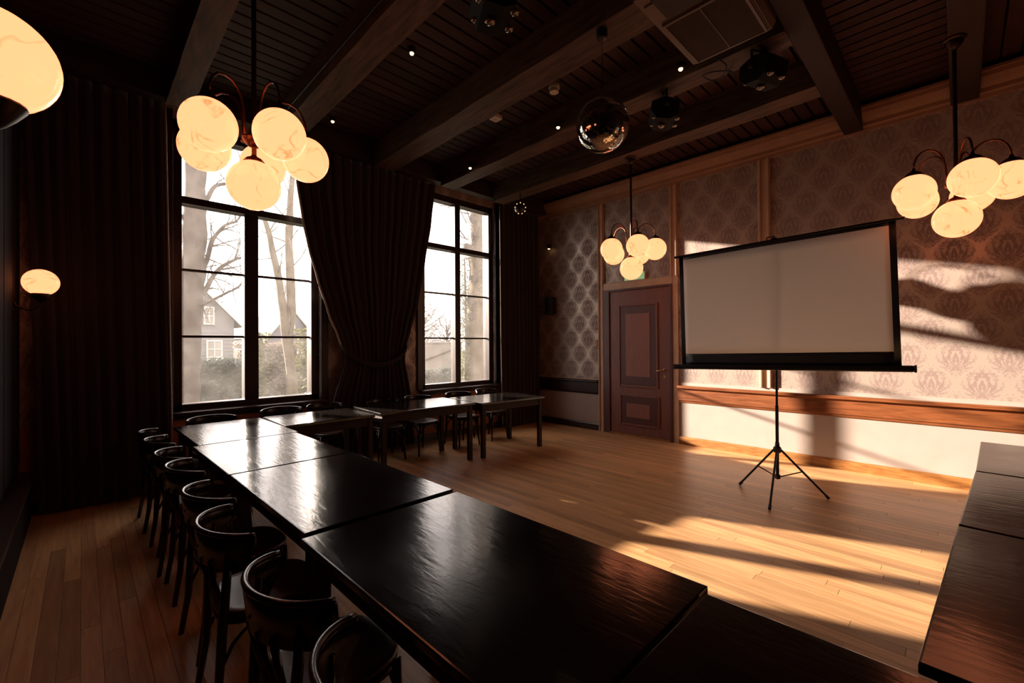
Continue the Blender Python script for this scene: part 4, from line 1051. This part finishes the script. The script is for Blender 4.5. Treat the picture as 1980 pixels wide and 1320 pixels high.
# pollarded tree with ivy before window 2
t3 = tag(empty('pollard_tree', (7.78, 9.5, GZ)), 'knobbly thick tree trunk close outside the second window', 'tree')
O = Vector((7.78, 9.5, GZ))
rough_trunk(loc([(7.78, GZ - 0.1), (7.80, 0.47), (7.84, 1.33), (7.85, 2.2), (7.92, 3.08), (7.97, 4.25), (7.94, 5.12), (7.9, 6.5)], 9.5), [0.33, 0.29, 0.275, 0.27, 0.25, 0.23, 0.21, 0.18], 9.0, 0.12).build('trunk', 'bark_pale', t3, True)
for (x, z, r) in ((7.62, 2.3, 0.11), (7.60, 2.75, 0.13), (7.66, 1.75, 0.10), (7.72, 3.35, 0.13), (7.50, 4.15, 0.14), (7.75, 4.55, 0.11), (7.70, 5.0, 0.12)):
    m = MB().sphere((0, 0, 0), r, 14, 10)
    for i, v in enumerate(m.v): m.v[i] = tuple(Vector(v) * (1 + 0.35 * noise.noise(Vector(v) * 12 + Vector((z, 0, 0)))))
    m.build('burr', 'bark', t3, True, (x - 7.78, -0.12, z - GZ))
MB().tube([(7.50 - 7.78, -0.1, 4.15 - GZ), (7.7 - 7.78, -0.05, 4.1 - GZ), (7.9 - 7.78, 0, 4.0 - GZ)], [0.07, 0.06, 0.08], 8).build('branch', 'bark', t3, True)
tw = MB()
for k in range(22):
    z = rg.uniform(2.0, 6.2); twigs(tw, rg, (-0.12 + rg.uniform(-0.1, 0.1), rg.uniform(-0.2, 0.2), z - GZ), (rg.uniform(-1.3, 0.3), rg.uniform(-0.6, 0.6), rg.uniform(0.0, 1.2)), rg.uniform(0.6, 1.3), 0.02, 2, 0.8)
tag(tw.build('twigs', 'twig', t3), kind='stuff')
def leaves(mb, rg, fn, n, size):
    for k in range(n):
        p = Vector(fn()); a = Vector((rg.uniform(-1, 1), rg.uniform(-1, 1), rg.uniform(-1, 1))).normalized(); b_ = a.orthogonal().normalized(); s = size * rg.uniform(0.6, 1.4)
        mb.add([p - a * s, p + b_ * s * 0.55, p + a * s, p - b_ * s * 0.55], [(0, 1, 2, 3)])
def ivy_col(name, label, x, y, z0, z1, r, n, mat, size=0.05):
    o = tag(empty(name, (x, y, GZ)), label, 'ivy')
    MB().tube([(0, 0, 0), (0.05, 0, (z1 - GZ) * 0.5), (0.0, 0, z1 - GZ)], [0.05, 0.04, 0.02], 6).build('stem', 'bark', o, True)
    m = MB()
    def f():
        z = rg.uniform(z0, z1); a = rg.uniform(0, 2 * PI); q = r * rg.uniform(0.2, 1.0) * (0.65 + 0.5 * noise.noise(Vector((x * 3, z * 2.2, y))) + 0.2)
        return (q * math.cos(a), q * math.sin(a), z - GZ)
    leaves(m, rg, f, n, size); tag(m.build('ivy_leaves', mat, o), kind='stuff')
ivy_col('climbing_ivy', 'green ivy climbing beside the knobbly trunk outside the second window', 7.45, 9.45, -0.3, 3.9, 0.20, 2400, 'ivy_leaf', 0.034)
ivy_col('ivy_bush', 'sunlit ivy clump beside the slim double-stemmed tree', 4.85, 13.6, -0.4, 2.05, 0.55, 2200, 'ivy_leaf', 0.06)
ivy_col('ivy_bush', 'ivy growing at the left foot of the slim double-stemmed tree', 3.42, 13.3, -0.4, 1.9, 0.26, 1300, 'ivy_leaf', 0.05)
def hedge(name, label, x0, x1, y0, y1, z1, n, mat, size=0.06, cat='hedge'):
    o = tag(empty(name, ((x0 + x1) / 2, (y0 + y1) / 2, GZ)), label, cat)
    hx, hy = (x1 - x0) / 2, (y1 - y0) / 2
    MB().box(-hx * 0.94, hx * 0.94, -hy * 0.85, hy * 0.85, 0, (z1 - GZ) * 0.93).build('core', 'hedge_leaf' if mat == 'hedge_leaf' else 'twig', o)
    m = MB()
    def f():
        x = rg.uniform(-hx, hx); z = rg.uniform(0, z1 - GZ); y = -hy + rg.uniform(-0.08, 0.12)
        if rg.random() < 0.3: z = z1 - GZ + rg.uniform(-0.1, 0.1); y = rg.uniform(-hy, hy)
        return (x, y + 0.12 * noise.noise(Vector((x * 2, z * 2, 0))), z + 0.1 * noise.noise(Vector((x * 1.5, 3, 0))))
    leaves(m, rg, f, n, size); tag(m.build('hedge_leaves', mat, o), kind='stuff')
hedge('clipped_hedge', 'dense dark green hedge before the gabled house', 1.2, 3.45, 14.0, 15.0, 1.08, 6000, 'hedge_leaf')
hedge('garden_shrubs', 'tangled brownish shrubs beyond the slim tree', 3.5, 6.2, 16.0, 17.0, 1.55, 5000, 'dry_leaf', 0.05, 'shrub')
hedge('low_hedge', 'low green hedge in front of the pale garden wall', 7.3, 9.6, 12.0, 12.6, 0.66, 3200, 'hedge_leaf', 0.05)
# pale rendered garden wall
gw = tag(empty('garden_wall', (10.6, 16.2, GZ)), 'pale rendered garden building wall outside the second window', 'wall')
MB().cbox(-2.2, 1.9, -0.1, 0.1, 0, 2.05, 0.01).build('wall_slab', 'fence_render', gw)
MB().cbox(-2.25, 1.95, -0.14, 0.14, 2.05, 2.12, 0.01).build('coping', 'fence_render', gw)
MB().tube([(-1.4, -0.16, 0.95), (1.3, -0.16, 1.75)], 0.03, 6).build('rail_shadow', 'twig', gw)  # dark tube stands for the diagonal shadow of a rail
# distant hazy tree belt seen in window 2
for k, (x, y, h_) in enumerate(((11.4, 19.5, 4.2), (16.6, 26.5, 5.0), (22.5, 31, 5.5), (28, 26, 5.0))):
    t = tag(empty('bare_tree', (x, y, GZ)), 'bare bushy tree far beyond the garden wall' if k else 'bare bushy tree right behind the pale garden wall', 'tree', 'far bare trees' if k else None)
    MB().tube([(0, 0, 0), (0.1, 0, 1.5), (0.0, 0.1, 3.6)], [0.14, 0.12, 0.06], 7).build('trunk', 'bark', t, True)
    tw = MB()
    for q in range(26):
        twigs(tw, rg, (0, 0, rg.uniform(0.8, 3.0)), (rg.uniform(-1, 1), rg.uniform(-1, 1), rg.uniform(0.2, 1.2)), h_ * rg.uniform(0.35, 0.6), 0.05, 2, 0.8)
    tag(tw.build('twigs', 'twig', t), kind='stuff')
    lf = MB()
    def crown():
        a = rg.uniform(0, 2 * PI); q = 1.9 * math.sqrt(rg.random()); z = rg.uniform(1.6, 4.6)
        return (q * math.cos(a), q * math.sin(a), z)
    leaves(lf, rg, crown, 1400, 0.06); tag(lf.build('withered_leaves', 'dry_leaf', t), kind='stuff')
# gabled house
def gable_house(name, label, x0, x1, y0, depth, ze, zr, wall, roof, wins, overhang=0.35, siding=True):
    xm = (x0 + x1) / 2
    h = tag(empty(name, (xm, y0, GZ)), label, 'house')
    hw = (x1 - x0) / 2; ze -= GZ; zr -= GZ
    MB().prism([(-hw, 0), (hw, 0), (hw, ze), (0, zr), (-hw, ze)], 1, 0, depth).build('walls', wall, h)
    t = 0.16
    sl = (zr - ze) / hw
    for s in (-1, 1):
        ex = s * (hw + overhang); ez = ze - sl * overhang
        MB().prism([(0, zr), (ex, ez), (ex, ez + t), (0, zr + t * 1.3)], 1, -overhang, depth + overhang).build('roof_slope', roof, h)
        MB().prism([(0, zr - 0.02), (ex, ez - 0.02), (ex, ez + t + 0.03), (0, zr + t * 1.3 + 0.03)], 1, -overhang - 0.05, -overhang).build('barge_board', 'white_paint', h)
    if siding:
        k = 0
        z = 0.1
        me = MB().prism([(0, 0), (-0.03, 0), (-0.008, 0.2), (0, 0.2)], 0, -hw, hw).mesh('siding_board', wall)
        while z + 0.2 < ze and k < 14:
            inst('siding_board', me, h, (0, 0, z)); z += 0.2; k += 1
    for (wx0, wx1, wz0, wz1, nx, nz) in wins:
        wx0 -= xm; wx1 -= xm; wz0 -= GZ; wz1 -= GZ
        f = MB(); b_ = 0.07
        f.box(wx0 - b_, wx0, -0.09, 0, wz0 - b_, wz1 + b_); f.box(wx1, wx1 + b_, -0.09, 0, wz0 - b_, wz1 + b_)
        f.box(wx0, wx1, -0.09, 0, wz0 - b_, wz0); f.box(wx0, wx1, -0.09, 0, wz1, wz1 + b_)
        for i in range(1, nx): 
            x = wx0 + (wx1 - wx0) * i / nx; f.box(x - 0.025, x + 0.025, -0.085, 0, wz0, wz1)
        for i in range(1, nz):
            z = wz0 + (wz1 - wz0) * i / nz; f.box(wx0, wx1, -0.08, 0, z - 0.025, z + 0.025)
        w_ = f.build('window', 'white_paint', h)
        MB().box(wx0, wx1, -0.045, -0.035, wz0, wz1).build('pane', 'house_glass', w_)
    return h
gh = gable_house('gabled_house', 'grey gabled house with white framed windows behind the hedge', 2.3, 5.95, 28.0, 8, 2.95, 4.95, 'house_siding', 'roof_slate',
            [(4.62, 4.97, 2.76, 3.58, 2, 2), (4.74, 5.33, 0.55, 1.80, 2, 3), (3.0, 3.6, 0.55, 1.80, 2, 3)])
MB().tube([(5.55 - 4.125, 1.0, 3.0 - GZ), (5.55 - 4.125, 1.0, 4.05 - GZ)], 0.07, 8).build('flue', 'roof_slate', gh)
gable_house('distant_house', 'far pale house with a pointed roof and small window', 10.7, 13.2, 45.0, 6, 2.6, 4.1, 'house_brick_grey', 'roof_far', [(11.5, 12.5, 2.35, 2.95, 3, 1)], 0.3, False)
gable_house('distant_house', 'far house with a broad slate gable behind the slim tree', 10.3, 13.9, 38.0, 6, 2.2, 4.5, 'roof_far', 'roof_slate', [(11.9, 12.3, 2.7, 3.2, 1, 1)], 0.3, False)
